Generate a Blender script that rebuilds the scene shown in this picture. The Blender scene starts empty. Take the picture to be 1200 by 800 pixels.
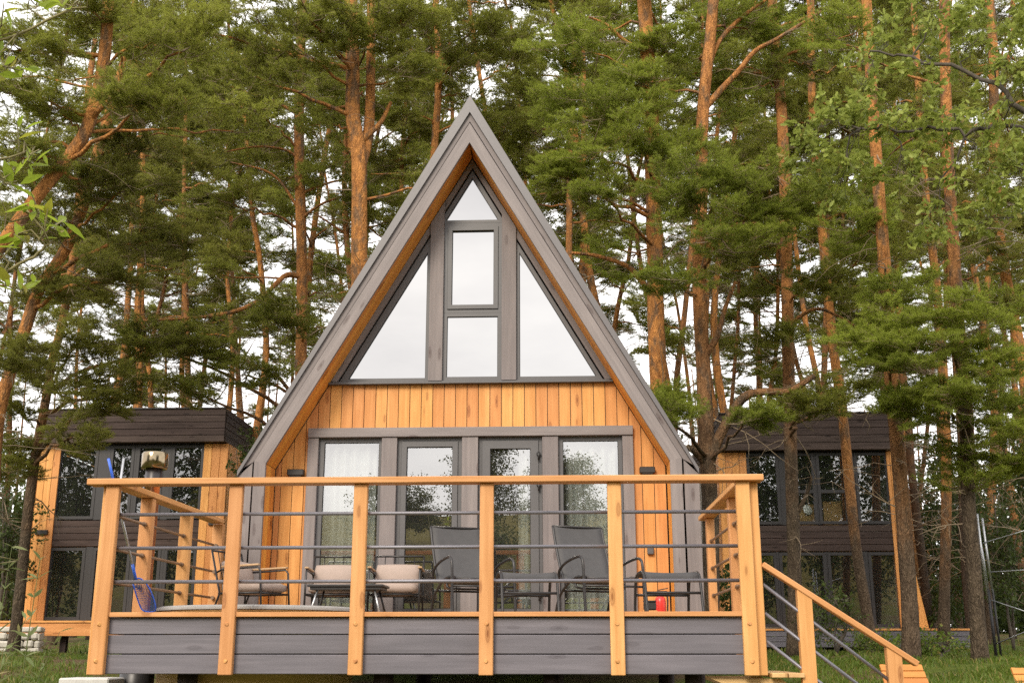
import bpy, math, random
import numpy as np
from mathutils import Vector, Matrix

random.seed(7)
rng = np.random.default_rng(7)
SC = bpy.context.scene
COL = SC.collection
K = 1.09 / 0.95            # metres per unit of the survey of the photograph

# ------------------------------------------------------------------ camera
CAM = Vector((0.5763 * K, -8.4381 * K, -0.2721 * K))
YAW, PITCH, FPX = 0.0459, 0.2663, 1325.0
FWD = Vector((-math.sin(YAW) * math.cos(PITCH), math.cos(YAW) * math.cos(PITCH), math.sin(PITCH)))
RGT = Vector((math.cos(YAW), math.sin(YAW), 0))
UPV = RGT.cross(FWD)


def ray(px, py):
    return FWD + RGT * ((px - 600) / FPX) - UPV * ((py - 400) / FPX)


def at(px, py, Y):
    """survey: the point at distance plane Y seen at photo position px, py"""
    d = ray(px, py)
    return CAM + d * ((Y - CAM.y) / d.y)


def atx(px, py, X):
    d = ray(px, py)
    return CAM + d * ((X - CAM.x) / d.x)


cam_d = bpy.data.cameras.new('camera')
cam = bpy.data.objects.new('camera', cam_d)
COL.objects.link(cam)
cam.location = CAM
cam.rotation_euler = FWD.to_track_quat('-Z', 'Y').to_euler()
cam_d.sensor_width = 36
cam_d.lens = FPX / 1200 * 36
cam_d.clip_start = 0.05
cam_d.clip_end = 2000
SC.camera = cam

# ------------------------------------------------------------------ tagging
def tag(o, label=None, cat=None, group=None, kind=None):
    if label: o['label'] = label
    if cat: o['category'] = cat
    if group: o['group'] = group
    if kind: o['kind'] = kind
    return o


def thing(name, label, cat, loc=(0, 0, 0), rz=0.0, group=None):
    o = bpy.data.objects.new(name, None)
    o.empty_display_size = 0.2
    COL.objects.link(o)
    o.location = loc
    o.rotation_euler = (0, 0, rz)
    return tag(o, label, cat, group)


def copy_tree(o, parent=None):
    c = o.copy()
    COL.objects.link(c)
    c.parent = parent
    for ch in list(o.children):
        copy_tree(ch, c)
    return c


# ------------------------------------------------------------------ mesh builder
class MB:
    def __init__(s):
        s.V = []; s.F = []; s.M = []; s.G = []; s.T = []; s.S = []

    def add(s, verts, faces, gco, tone, m=0, smooth=False):
        b = len(s.V)
        s.V += [tuple(v) for v in verts]
        s.G += [tuple(g) for g in gco]
        s.T += [tone] * len(verts)
        s.F += [tuple(i + b for i in f) for f in faces]
        s.M += [m] * len(faces)
        s.S += [smooth] * len(faces)

    def box(s, c, size, R=None, ch=0.004, grain=None, m=0, tone=None):
        """chamfered box; the grain runs along its longest side"""
        c = Vector(c); h = [x / 2 for x in size]
        ch = min(ch, min(h) * 0.45)
        if grain is None: grain = max(range(3), key=lambda i: size[i])
        oth = [i for i in range(3) if i != grain]
        if size[oth[0]] < size[oth[1]]: oth.reverse()
        off = (random.uniform(0, 50), random.uniform(0, 50), random.uniform(0, 50))
        tone = random.uniform(0, 1) if tone is None else tone
        vs, g, idx = [], [], {}
        for sx in (-1, 1):
            for sy in (-1, 1):
                for sz in (-1, 1):
                    sg = (sx, sy, sz)
                    for a in range(3):
                        p = [sg[i] * (h[i] - (0 if i == a else ch)) for i in range(3)]
                        idx[(sg, a)] = len(vs)
                        vs.append(p)
                        g.append((p[grain] + off[0], p[oth[0]] + off[1], p[oth[1]] + off[2]))
        fs = []
        def orient(f):
            n = Vector((0, 0, 0))
            ps = [Vector(vs[i]) for i in f]
            n = (ps[1] - ps[0]).cross(ps[2] - ps[0])
            ce = sum(ps, Vector()) / len(ps)
            return tuple(f) if n.dot(ce) > 0 else tuple(reversed(f))
        for a in range(3):
            b, d = [i for i in range(3) if i != a]
            for sa in (-1, 1):
                f = []
                for sb, sd in ((-1, -1), (1, -1), (1, 1), (-1, 1)):
                    sg = [0, 0, 0]; sg[a] = sa; sg[b] = sb; sg[d] = sd
                    f.append(idx[(tuple(sg), a)])
                fs.append(orient(f))
            for sb in (-1, 1):
                for sd in (-1, 1):
                    q = []
                    for sa, ax in ((-1, b), (1, b), (1, d), (-1, d)):
                        sg = [0, 0, 0]; sg[a] = sa; sg[b] = sb; sg[d] = sd
                        q.append(idx[(tuple(sg), ax)])
                    fs.append(orient(q))
        for sx in (-1, 1):
            for sy in (-1, 1):
                for sz in (-1, 1):
                    fs.append(orient([idx[((sx, sy, sz), a)] for a in range(3)]))
        if R is not None:
            vs = [R @ Vector(v) for v in vs]
        vs = [Vector(v) + c for v in vs]
        s.add(vs, fs, g, tone, m)

    def beam(s, p0, p1, w, t, side=None, ch=0.004, m=0, tone=None):
        """straight board from p0 to p1, w wide along 'side', t thick across it"""
        p0, p1 = Vector(p0), Vector(p1)
        x = (p1 - p0); L = x.length; x.normalize()
        sd = Vector(side) if side is not None else (Vector((0, 0, 1)) if abs(x.z) < .9 else Vector((1, 0, 0)))
        z = x.cross(sd).normalized(); y = z.cross(x)
        R = Matrix((x, y, z)).transposed()
        s.box((p0 + p1) / 2, (L, w, t), R, ch, 0, m, tone)

    def prism(s, poly, dv, along=(0, 0, 1), m=0, tone=None):
        """polygon (3D points) pushed along dv"""
        poly = [Vector(p) for p in poly]; dv = Vector(dv)
        n = len(poly)
        nn = Vector((0, 0, 0))
        for i in range(n): nn += (poly[i] - poly[0]).cross(poly[(i + 1) % n] - poly[0])
        if nn.dot(dv) > 0: poly.reverse()
        a = Vector(along).normalized(); d = dv.normalized(); b = a.cross(d)
        off = Vector((random.uniform(0, 50), random.uniform(0, 50), random.uniform(0, 50)))
        vs = poly + [p + dv for p in poly]
        g = [Vector((v.dot(a), v.dot(b), v.dot(d))) + off for v in vs]
        fs = [tuple(range(n)), tuple(reversed(range(n, 2 * n)))]
        for i in range(n):
            j = (i + 1) % n
            fs.append((j, i, i + n, j + n))
        s.add(vs, fs, g, random.uniform(0, 1) if tone is None else tone, m)

    def tube(s, path, r, n=8, caps=True, m=0, tone=None, smooth=True, jitter=0.0):
        P = [Vector(p) for p in path]
        rr = r if isinstance(r, (list, tuple)) else [r] * len(P)
        tone = random.uniform(0, 1) if tone is None else tone
        off = (random.uniform(0, 50), random.uniform(0, 50), 0)
        vs, g, fs = [], [], []
        d0 = (P[1] - P[0]).normalized()
        u = d0.orthogonal().normalized()
        L = 0
        for i, p in enumerate(P):
            d = ((P[min(i + 1, len(P) - 1)] - P[max(i - 1, 0)])).normalized()
            u = (u - d * u.dot(d)).normalized(); v = d.cross(u)
            if i: L += (p - P[i - 1]).length
            for k in range(n):
                a = 2 * math.pi * k / n
                q = rr[i] * (1 + (random.uniform(-jitter, jitter) if jitter else 0))
                vs.append(p + u * (math.cos(a) * q) + v * (math.sin(a) * q))
                g.append((L + off[0], math.cos(a) * rr[i] + off[1], math.sin(a) * rr[i]))
        for i in range(len(P) - 1):
            for k in range(n):
                k2 = (k + 1) % n
                fs.append((i * n + k, i * n + k2, (i + 1) * n + k2, (i + 1) * n + k))
        s.add(vs, fs, g, tone, m, smooth)
        if caps:
            b = len(s.V) - len(vs)
            s.F.append(tuple(b + k for k in reversed(range(n)))); s.M.append(m); s.S.append(False)
            s.F.append(tuple(b + (len(P) - 1) * n + k for k in range(n))); s.M.append(m); s.S.append(False)

    def lathe(s, c, prof, n=32, m=0, tone=.5, smooth=True):
        """profile [(r,z)...] turned about the vertical through c"""
        c = Vector(c); vs, g, fs = [], [], []
        for r, z in prof:
            for k in range(n):
                a = 2 * math.pi * k / n
                p = Vector((math.cos(a) * r, math.sin(a) * r, z))
                vs.append(c + p); g.append((a * r, z, r))
        for i in range(len(prof) - 1):
            for k in range(n):
                k2 = (k + 1) % n
                fs.append((i * n + k, i * n + k2, (i + 1) * n + k2, (i + 1) * n + k))
        s.add(vs, fs, g, tone, m, smooth)

    def build(s, name, mats, parent=None, loc=None):
        me = bpy.data.meshes.new(name)
        me.from_pydata(s.V, [], s.F)
        if not isinstance(mats, (list, tuple)): mats = [mats]
        for m in mats: me.materials.append(m)
        me.polygons.foreach_set('material_index', s.M)
        me.polygons.foreach_set('use_smooth', s.S)
        a = me.attributes.new('gco', 'FLOAT_VECTOR', 'POINT')
        a.data.foreach_set('vector', np.array(s.G, dtype=np.float32).ravel())
        t = me.attributes.new('tone', 'FLOAT', 'POINT')
        t.data.foreach_set('value', np.array(s.T, dtype=np.float32))
        me.update()
        o = bpy.data.objects.new(name, me)
        COL.objects.link(o)
        if parent is not None: o.parent = parent
        if loc is not None: o.location = loc
        return o


def tri_mesh(name, parts, mats, parent=None, loc=None):
    """parts: list of (verts Nx3, faces Mx3, material index, tone per vertex) merged into one mesh"""
    Vs, Fs, Ms, Ts, b = [], [], [], [], 0
    for v, f, m, t in parts:
        if len(f) == 0: continue
        Vs.append(v); Fs.append(f + b); Ms.append(np.full(len(f), m, np.int32)); Ts.append(t); b += len(v)
    V = np.concatenate(Vs).astype(np.float32); F = np.concatenate(Fs).astype(np.int32)
    M = np.concatenate(Ms); T = np.concatenate(Ts).astype(np.float32)
    me = bpy.data.meshes.new(name)
    me.vertices.add(len(V)); me.vertices.foreach_set('co', V.ravel())
    me.loops.add(F.size); me.loops.foreach_set('vertex_index', F.ravel())
    me.polygons.add(len(F))
    me.polygons.foreach_set('loop_start', np.arange(0, F.size, 3, dtype=np.int32))
    me.polygons.foreach_set('loop_total', np.full(len(F), 3, np.int32))
    for m in mats: me.materials.append(m)
    me.polygons.foreach_set('material_index', M)
    t = me.attributes.new('tone', 'FLOAT', 'POINT')
    t.data.foreach_set('value', T)
    me.update(calc_edges=True)
    o = bpy.data.objects.new(name, me)
    COL.objects.link(o)
    if parent is not None: o.parent = parent
    if loc is not None: o.location = loc
    return o


# ------------------------------------------------------------------ materials
class NT:
    def __init__(s, name):
        s.m = bpy.data.materials.new(name); s.m.use_nodes = True
        s.t = s.m.node_tree; s.t.nodes.clear()
        s.out = s.n('ShaderNodeOutputMaterial')

    def n(s, ty, **kw):
        o = s.t.nodes.new(ty)
        for k, v in kw.items():
            if k.startswith('i_'):
                key = k[2:]
                o.inputs[int(key) if key.isdigit() else key.replace('_', ' ')].default_value = v
            else: setattr(o, k, v)
        return o

    def l(s, a, b): s.t.links.new(a, b)

    def attr(s, nm): return s.n('ShaderNodeAttribute', attribute_name=nm)

    def ramp(s, fac, stops, interp='LINEAR'):
        r = s.n('ShaderNodeValToRGB'); r.color_ramp.interpolation = interp
        e = r.color_ramp.elements
        while len(e) < len(stops): e.new(0.5)
        for el, (p, c) in zip(e, stops):
            el.position = p; el.color = (c[0], c[1], c[2], 1) if not isinstance(c, (int, float)) else (c, c, c, 1)
        s.l(fac, r.inputs[0]); return r.outputs[0]

    def mix(s, fac, a, b, mode='MIX'):
        o = s.n('ShaderNodeMix', data_type='RGBA', blend_type=mode)
        for sock, v in ((o.inputs[0], fac), (o.inputs[6], a), (o.inputs[7], b)):
            if hasattr(v, 'links'): s.l(v, sock)
            elif isinstance(v, (int, float)): sock.default_value = v if sock == o.inputs[0] else (v, v, v, 1)
            else: sock.default_value = (v[0], v[1], v[2], 1)
        return o.outputs[2]

    def math(s, op, a, b=0.0):
        o = s.n('ShaderNodeMath', operation=op)
        for i, v in enumerate((a, b)):
            if hasattr(v, 'links'): s.l(v, o.inputs[i])
            else: o.inputs[i].default_value = v
        return o.outputs[0]

    def scale(s, vec, sc):
        o = s.n('ShaderNodeVectorMath', operation='MULTIPLY'); s.l(vec, o.inputs[0]); o.inputs[1].default_value = sc
        return o.outputs[0]

    def noise(s, vec, scale, detail=3, rough=.55, dist=0.0):
        o = s.n('ShaderNodeTexNoise', i_Scale=scale, i_Detail=detail, i_Roughness=rough, i_Distortion=dist)
        if vec is not None: s.l(vec, o.inputs['Vector'])
        return o.outputs[0]

    def principled(s, col, rough=.6, metal=0.0, bump=None, bs=.2, bd=.01, spec=None):
        p = s.n('ShaderNodeBsdfPrincipled')
        for sock, v in (('Base Color', col), ('Roughness', rough), ('Metallic', metal)):
            if hasattr(v, 'links'): s.l(v, p.inputs[sock])
            else: p.inputs[sock].default_value = v if isinstance(v, (int, float)) else (v[0], v[1], v[2], 1)
        if spec is not None: p.inputs['Specular IOR Level'].default_value = spec
        if bump is not None:
            b = s.n('ShaderNodeBump'); b.inputs['Strength'].default_value = bs; b.inputs['Distance'].default_value = bd
            s.l(bump, b.inputs['Height']); s.l(b.outputs[0], p.inputs['Normal'])
        s.l(p.outputs[0], s.out.inputs[0]); s.p = p
        return p


def wood(name, lo, hi, knot, rough=.6, spread=.25, knots=1.0, grain=1.0, spec=.3):
    """stained softwood: streaked grain, sparse knots, every board a little different"""
    t = NT(name); g = t.attr('gco').outputs['Vector']; tone = t.attr('tone').outputs['Fac']
    wv = t.n('ShaderNodeVectorMath', operation='ADD')
    nz = t.n('ShaderNodeTexNoise', i_Scale=2.0, i_Detail=2.0); t.l(t.scale(g, (.7, 4, 4)), nz.inputs['Vector'])
    t.l(t.scale(nz.outputs['Color'], (.0, .03, .03)), wv.inputs[1]); t.l(g, wv.inputs[0])
    vec = wv.outputs[0]
    f1 = t.noise(t.scale(vec, (1.6, 46, 46)), 1.0, 4, .6)
    f2 = t.noise(t.scale(vec, (.8, 13, 13)), 1.0, 3, .5)
    f3 = t.noise(t.scale(g, (2.2, 6, 6)), 1.0, 3, .6)
    fac = t.math('ADD', t.math('MULTIPLY', f1, .45 * grain), t.math('MULTIPLY', f2, .55))
    c = t.mix(t.ramp(fac, [(.3, 0), (.68, 1)]), lo, hi)
    c = t.mix(t.math('MULTIPLY', t.ramp(f3, [(.35, 1), (.6, 0)]), .35), c, lo)
    # knots
    vo = t.n('ShaderNodeTexVoronoi', i_Scale=1.0, i_Randomness=1.0); t.l(t.scale(vec, (2.3, 8.5, 2.0)), vo.inputs['Vector'])
    kn = t.ramp(vo.outputs['Distance'], [(.05, 1), (.10, .45), (.16, .65), (.19, .15), (.27, 0)])
    vo2 = t.n('ShaderNodeTexWhiteNoise'); t.l(vo.outputs['Position'], vo2.inputs['Vector'])
    has = t.math('GREATER_THAN', vo2.outputs['Value'], .48)
    c = t.mix(t.math('MULTIPLY', t.math('MULTIPLY', kn, has), .95 * knots), c, knot)
    # board to board
    v = t.n('ShaderNodeHueSaturation')
    t.l(t.math('ADD', t.math('MULTIPLY', tone, spread), 1 - spread / 2), v.inputs['Value'])
    t.l(t.math('ADD', t.math('MULTIPLY', tone, .012), .494), v.inputs['Hue']); t.l(c, v.inputs['Color'])
    t.principled(v.outputs[0], rough, 0, fac, .25, .004, spec)
    return t.m


def plain(name, col, rough=.5, metal=0.0, var=.12, scale=6.0, bump=0.0, spec=None):
    t = NT(name); tc = t.n('ShaderNodeTexCoord')
    f = t.noise(tc.outputs['Object'], scale, 4, .6)
    f2 = t.noise(tc.outputs['Object'], scale * 9, 3, .6)
    ff = t.math('ADD', t.math('MULTIPLY', f, .7), t.math('MULTIPLY', f2, .3))
    c = t.mix(t.ramp(ff, [(.3, 0), (.7, 1)]), [x * (1 - var) for x in col], [min(1, x * (1 + var)) for x in col])
    rg = t.math('ADD', t.math('MULTIPLY', f2, .16), rough - .08)
    t.principled(c, rg, metal, f2 if bump else None, bump, .004, spec)
    return t.m


def glass(name, refl, tint=(.9, .93, .92), grime=.03, coat=.95):
    """window pane: a mirror-like coat over clear glass"""
    t = NT(name); tc = t.n('ShaderNodeTexCoord')
    gl = t.n('ShaderNodeBsdfGlossy', i_Roughness=.0); gl.inputs['Color'].default_value = (coat, coat * 1.005, coat * 1.01, 1)
    w = t.noise(tc.outputs['Object'], .9, 2, .4)
    bmp = t.n('ShaderNodeBump', i_Strength=.05, i_Distance=.02); t.l(w, bmp.inputs['Height']); t.l(bmp.outputs[0], gl.inputs['Normal'])
    tr = t.n('ShaderNodeBsdfTransparent'); tr.inputs['Color'].default_value = (tint[0], tint[1], tint[2], 1)
    fr = t.n('ShaderNodeFresnel', i_IOR=1.5)
    ge = t.n('ShaderNodeNewGeometry')
    fac = t.math('MULTIPLY', t.math('MINIMUM', t.math('ADD', t.math('MULTIPLY', fr.outputs[0], .5), refl), 1.0), t.math('SUBTRACT', 1.0, ge.outputs['Backfacing']))
    mx = t.n('ShaderNodeMixShader'); t.l(fac, mx.inputs[0]); t.l(tr.outputs[0], mx.inputs[1]); t.l(gl.outputs[0], mx.inputs[2])
    df = t.n('ShaderNodeBsdfDiffuse'); df.inputs['Color'].default_value = (.5, .5, .48, 1)
    m2 = t.n('ShaderNodeMixShader'); m2.inputs[0].default_value = grime
    t.l(mx.outputs[0], m2.inputs[1]); t.l(df.outputs[0], m2.inputs[2]); t.l(m2.outputs[0], t.out.inputs[0])
    return t.m


M = {}
M['orange'] = wood('orange_pine', (.47, .192, .050), (.72, .350, .122), (.22, .070, .018), .6, .20)
M['rail'] = wood('rail_pine', (.47, .212, .068), (.69, .362, .150), (.22, .075, .02), .55, .26, 1.0)
M['soffit'] = wood('soffit_pine', (.56, .215, .036), (.76, .33, .070), (.20, .06, .012), .5, .2)
M['lilac'] = wood('grey_stained_pine', (.158, .137, .137), (.250, .216, .212), (.085, .062, .060), .6, .2)
M['skirt'] = wood('grey_skirt_pine', (.108, .101, .117), (.180, .166, .190), (.050, .042, .050), .62, .22, .55)
M['dark'] = wood('dark_stained_boards', (.040, .029, .026), (.088, .064, .057), (.012, .009, .008), .75, .25, spec=.12)
M['treads'] = wood('pale_treads', (.50, .30, .13), (.68, .46, .22), (.28, .14, .05), .6, .2)
M['bench'] = wood('bench_boards', (.45, .17, .04), (.64, .27, .07), (.2, .07, .02), .55, .2)
M['floor'] = wood('deck_boards', (.30, .19, .11), (.42, .29, .17), (.16, .09, .05), .65, .25)
M['armwood'] = wood('arm_wood', (.36, .22, .12), (.5, .33, .2), (.2, .12, .06), .5, .1)
M['flash'] = plain('grey_flashing', (.118, .110, .115), .42, .1, .08, 3)
M['frame'] = plain('window_frame_grey', (.088, .084, .088), .42, 0, .07, 4)
M['darkframe'] = plain('dark_window_frame', (.022, .020, .022), .45, 0, .1, 4)
M['rod'] = plain('grey_rod', (.16, .155, .18), .38, .35, .12, 8)
M['brownreflrod'] = plain('rod_brown_reflection', (.20, .12, .07), .42, .2, .2, 8)  # steel rods; their brownish reflections are painted in as base colour
M['blackmetal'] = plain('black_metal', (.030, .028, .029), .38, .3, .2, 8)
M['sling'] = plain('grey_sling', (.056, .054, .056), .7, 0, .14, 14, .15)
M['cushion'] = plain('beige_cushion', (.33, .258, .222), .85, 0, .08, 9, .2)
M['black'] = plain('black_plastic', (.022, .02, .02), .4, 0, .2, 6)
M['steel'] = plain('steel_gold_reflection', (.27, .215, .14), .14, 1, .08, 5)  # steel cap; golden reflection of the orange timber put into the base colour
M['copper'] = plain('copper_pipe', (.62, .29, .17), .28, .9, .2, 6)
M['blue'] = plain('blue_plastic', (.03, .12, .62), .4, 0, .1, 6)
M['pole'] = plain('aluminium_pole', (.45, .46, .48), .35, .8, .1, 7)
M['red'] = plain('red_paint', (.62, .035, .025), .3, 0, .08, 6)
M['white'] = plain('white_label', (.75, .74, .72), .5, 0, .05, 6)
M['tubgrey'] = plain('tub_cover', (.30, .29, .28), .55, 0, .1, 5)
M['conc'] = plain('pale_concrete', (.52, .51, .49), .85, 0, .15, 7, .3)
M['wallint'] = plain('inner_wall', (.28, .25, .22), .8, 0, .1, 3)
M['card'] = plain('cardboard', (.42, .24, .09), .8, 0, .1, 3)
M['winebrown'] = plain('slat_brown', (.14, .05, .03), .6, 0, .15, 6)
M['lampshade'] = plain('lamp_black', (.03, .026, .025), .45, .2, .1, 6)
M['mirror'] = glass('upper_pane', 1.0, grime=0, coat=.385)
M['pane'] = glass('lower_pane', .46, grime=.02, coat=.68)
M['farpane'] = glass('far_pane', .30, grime=.01, coat=.62)
M['snow'] = plain('chalky_stone', (.46, .43, .38), .9, 0, .2, 5, .4)

# curtain cloth: lets light through
t = NT('curtain_cloth'); d = t.n('ShaderNodeBsdfDiffuse'); d.inputs[0].default_value = (.86, .85, .82, 1)
tl = t.n('ShaderNodeBsdfTranslucent'); tl.inputs[0].default_value = (.75, .74, .7, 1)
mx = t.n('ShaderNodeMixShader'); mx.inputs[0].default_value = .4
t.l(d.outputs[0], mx.inputs[1]); t.l(tl.outputs[0], mx.inputs[2]); t.l(mx.outputs[0], t.out.inputs[0]); M['curtain'] = t.m

# net cloth of the skimmer
t = NT('net_mesh'); tc = t.n('ShaderNodeTexCoord')
ck = t.n('ShaderNodeTexChecker', i_Scale=160.0); t.l(tc.outputs['Object'], ck.inputs[0])
d = t.n('ShaderNodeBsdfDiffuse'); d.inputs[0].default_value = (.05, .10, .32, 1); tr = t.n('ShaderNodeBsdfTransparent')
mx = t.n('ShaderNodeMixShader'); t.l(ck.outputs['Fac'], mx.inputs[0]); t.l(tr.outputs[0], mx.inputs[1]); t.l(d.outputs[0], mx.inputs[2]); t.l(mx.outputs[0], t.out.inputs[0])
M['net'] = t.m


def leafmat(name, lo, hi, tl=.35, rough=.55, scale=.9, warm=None, warmth=.0):
    """foliage: mixed greens by leaf and by clump, some light passing through"""
    t = NT(name); tone = t.attr('tone').outputs['Fac']
    tc = t.n('ShaderNodeNewGeometry'); oi = t.n('ShaderNodeObjectInfo')
    cl = t.noise(tc.outputs['Position'], scale, 3, .6)
    f = t.math('ADD', t.math('MULTIPLY', tone, .5), t.math('MULTIPLY', t.ramp(cl, [(.3, 0), (.7, 1)]), .5))
    c = t.mix(f, lo, hi)
    if warm is not None:
        c = t.mix(t.math('MULTIPLY', t.math('GREATER_THAN', tone, 1 - warmth), .85), c, warm)
    hs = t.n('ShaderNodeHueSaturation'); t.l(t.math('ADD', t.math('MULTIPLY', oi.outputs['Random'], .3), .85), hs.inputs['Value'])
    t.l(c, hs.inputs['Color']); c = hs.outputs[0]
    p = t.n('ShaderNodeBsdfPrincipled'); t.l(c, p.inputs['Base Color']); p.inputs['Roughness'].default_value = rough
    p.inputs['Specular IOR Level'].default_value = .25
    tr = t.n('ShaderNodeBsdfTranslucent'); t.l(t.mix(.5, c, hi), tr.inputs[0])
    mx = t.n('ShaderNodeMixShader'); mx.inputs[0].default_value = tl
    t.l(p.outputs[0], mx.inputs[1]); t.l(tr.outputs[0], mx.inputs[2]); t.l(mx.outputs[0], t.out.inputs[0])
    return t.m


M['needles_bright'] = leafmat('bright_needles', (.160, .204, .024), (.385, .440, .065), .54, warm=(.24, .17, .06), warmth=.03)
M['needles'] = leafmat('pine_needles', (.138, .160, .024), (.350, .368, .060), .54, warm=(.20, .12, .04), warmth=.04)
M['needles_dark'] = leafmat('dark_needles', (.126, .136, .024), (.305, .308, .055), .54, warm=(.16, .10, .035), warmth=.05)
M['oakleaf'] = leafmat('oak_leaves', (.125, .160, .026), (.34, .385, .085), .45, .42, 1.2, (.24, .17, .05), .04)
M['limeleaf'] = leafmat('lime_leaves', (.16, .23, .02), (.35, .43, .05), .58, .4, 3, (.28, .20, .03), .08)
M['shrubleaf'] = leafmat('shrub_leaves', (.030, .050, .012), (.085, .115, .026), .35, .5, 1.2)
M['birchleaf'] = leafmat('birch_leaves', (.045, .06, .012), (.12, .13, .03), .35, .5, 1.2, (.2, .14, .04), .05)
M['weedleaf'] = leafmat('weed_leaves', (.10, .14, .045), (.24, .26, .11), .4, .5, 3, (.3, .24, .1), .12)
M['grassblade'] = leafmat('grass_blades', (.050, .090, .012), (.15, .20, .030), .4, .5, .8, (.26, .20, .07), .12)


def bark(name, low, high, fiss, z0, z1):
    """Scots pine: grey plated bark below, thin orange flaking bark above"""
    t = NT(name); tc = t.n('ShaderNodeNewGeometry'); sp = t.n('ShaderNodeSeparateXYZ'); t.l(tc.outputs['Position'], sp.inputs[0])
    pos = tc.outputs['Position']; g = t.attr('gco').outputs['Vector']
    n0 = t.noise(pos, .9, 3, .6)
    zz = t.math('ADD', sp.outputs[2], t.math('MULTIPLY', t.math('SUBTRACT', n0, .5), 3.0))
    mr = t.n('ShaderNodeMapRange', clamp=True); t.l(zz, mr.inputs[0]); mr.inputs[1].default_value = z0; mr.inputs[2].default_value = z1
    k = mr.outputs[0]
    dn = t.n('ShaderNodeTexNoise', i_Scale=6.0, i_Detail=4.0); t.l(pos, dn.inputs['Vector'])
    wp = t.n('ShaderNodeVectorMath', operation='ADD'); t.l(pos, wp.inputs[0]); t.l(t.scale(dn.outputs['Color'], (.16, .16, .30)), wp.inputs[1])
    vo = t.n('ShaderNodeTexVoronoi', feature='DISTANCE_TO_EDGE', i_Scale=1.0); t.l(t.scale(wp.outputs[0], (26, 26, 6.5)), vo.inputs['Vector'])
    crack = t.math('MULTIPLY', t.ramp(vo.outputs['Distance'], [(.0, 1), (.20, 0)]), t.ramp(dn.outputs['Fac'], [(.35, .25), (.6, 1)]))
    n1 = t.noise(t.scale(pos, (14, 14, 5)), 1.0, 5, .7)
    n2 = t.noise(t.scale(pos, (5, 5, 2.2)), 1.0, 4, .6)
    lowc = t.mix(t.ramp(n1, [(.35, 0), (.7, 1)]), [x * .6 for x in low], [x * 1.25 for x in low])
    lowc = t.mix(t.math('MULTIPLY', crack, .8), lowc, fiss)
    higc = t.mix(t.ramp(n1, [(.3, 0), (.65, 1)]), [high[0] * .55, high[1] * .5, high[2] * .55], [high[0] * 1.15, high[1] * 1.15, high[2] * 1.1])
    higc = t.mix(t.math('MULTIPLY', t.ramp(n2, [(.50, 0), (.62, 1)]), .8), higc, [x * 1.05 for x in low])
    higc = t.mix(t.math('MULTIPLY', crack, .35), higc, fiss)
    c = t.mix(k, lowc, higc)
    pl = t.noise(t.scale(pos, (9, 9, 3.2)), 1.0, 3, .6)
    c = t.mix(t.math('MULTIPLY', t.ramp(pl, [(.40, 1), (.52, 0)]), .18), c, fiss)
    h = t.math('ADD', t.math('MULTIPLY', n1, .6), t.math('MULTIPLY', vo.outputs['Distance'], .9))
    t.principled(c, .85, 0, h, 1.0, .05, .12)
    return t.m


M['bark'] = bark('pine_bark', (.120, .090, .062), (.47, .212, .072), (.030, .021, .016), 2.4, 6.5)
M['bark_orange'] = bark('orange_pine_bark', (.130, .092, .062), (.55, .245, .076), (.04, .026, .018), 1.2, 4.6)
M['bark_brown'] = bark('brown_pine_bark', (.095, .070, .052), (.40, .182, .068), (.03, .02, .015), 3.0, 9.0)
M['greentwig'] = plain('green_twig', (.20, .17, .07), .7, 0, .3, 4)
M['twig'] = plain('dead_twig', (.24, .18, .12), .85, 0, .35, 2)
M['oakbark'] = plain('oak_bark', (.075, .062, .048), .9, 0, .4, 9, .5)
# ================================================================== THE A-FRAME CABIN
YF, YW, YB = 2.85 * K, 3.27 * K, 3.27 * K + 6.2
XC = -0.404 * K
cabin = thing('a_frame_cabin', 'steep A-frame cabin of orange pine boards with grey-brown roof edge and tall windows', 'cabin', (XC, YW, 0))
ORG = Vector((XC, YW, 0))


def L(p):
    """world point -> cabin coordinates"""
    return Vector(p) - ORG


def ring(hw, ze, za):
    """pentagon outline: foot, eave, apex, eave, foot (x from the ridge line, z)"""
    return [(-hw, -.02), (-hw, ze), (0, za), (hw, ze), (hw, -.02)]


O0 = ring(2.325 * K, 1.478 * K, 5.612 * K)
O1 = ring(2.325 * K, 1.420 * K, 5.410 * K)          # under the metal edge (slopes only)
HW2 = 2.160 * K
sl = (5.410 - 1.420) / 2.325
O2 = ring(HW2, 5.290 * K - sl * HW2, 5.290 * K)
HWI = 2.040 * K
OI = ring(HWI, 5.057 * K - sl * HWI, 5.057 * K)
INX = HWI
def zin(x): return OI[2][1] - abs(x) * sl        # inner slope height at x


def seg(mb, A, B, i, y0, dy, gap=.026, m=0):
    a0, a1, b0, b1 = A[i], A[i + 1], B[i], B[i + 1]
    mid = Vector(((a0[0] + a1[0] + b0[0] + b1[0]) / 4, 0, (a0[1] + a1[1] + b0[1] + b1[1]) / 4))
    pts = [Vector((p[0], y0, p[1])) for p in (a0, a1, b1, b0)]
    # narrow gap on the inner side
    w = (Vector((a0[0], 0, a0[1])) - Vector((b0[0], 0, b0[1])))
    for k in (2, 3):
        src = (a1, b1) if k == 2 else (a0, b0)
        d = Vector((src[0][0] - src[1][0], 0, src[0][1] - src[1][1]))
        if d.length > 0: pts[k] += d.normalized() * gap
    al = Vector((a1[0] - a0[0], 0, a1[1] - a0[1]))
    mb.prism(pts, (0, dy, 0), al, m)


yf = YF - YW
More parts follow.
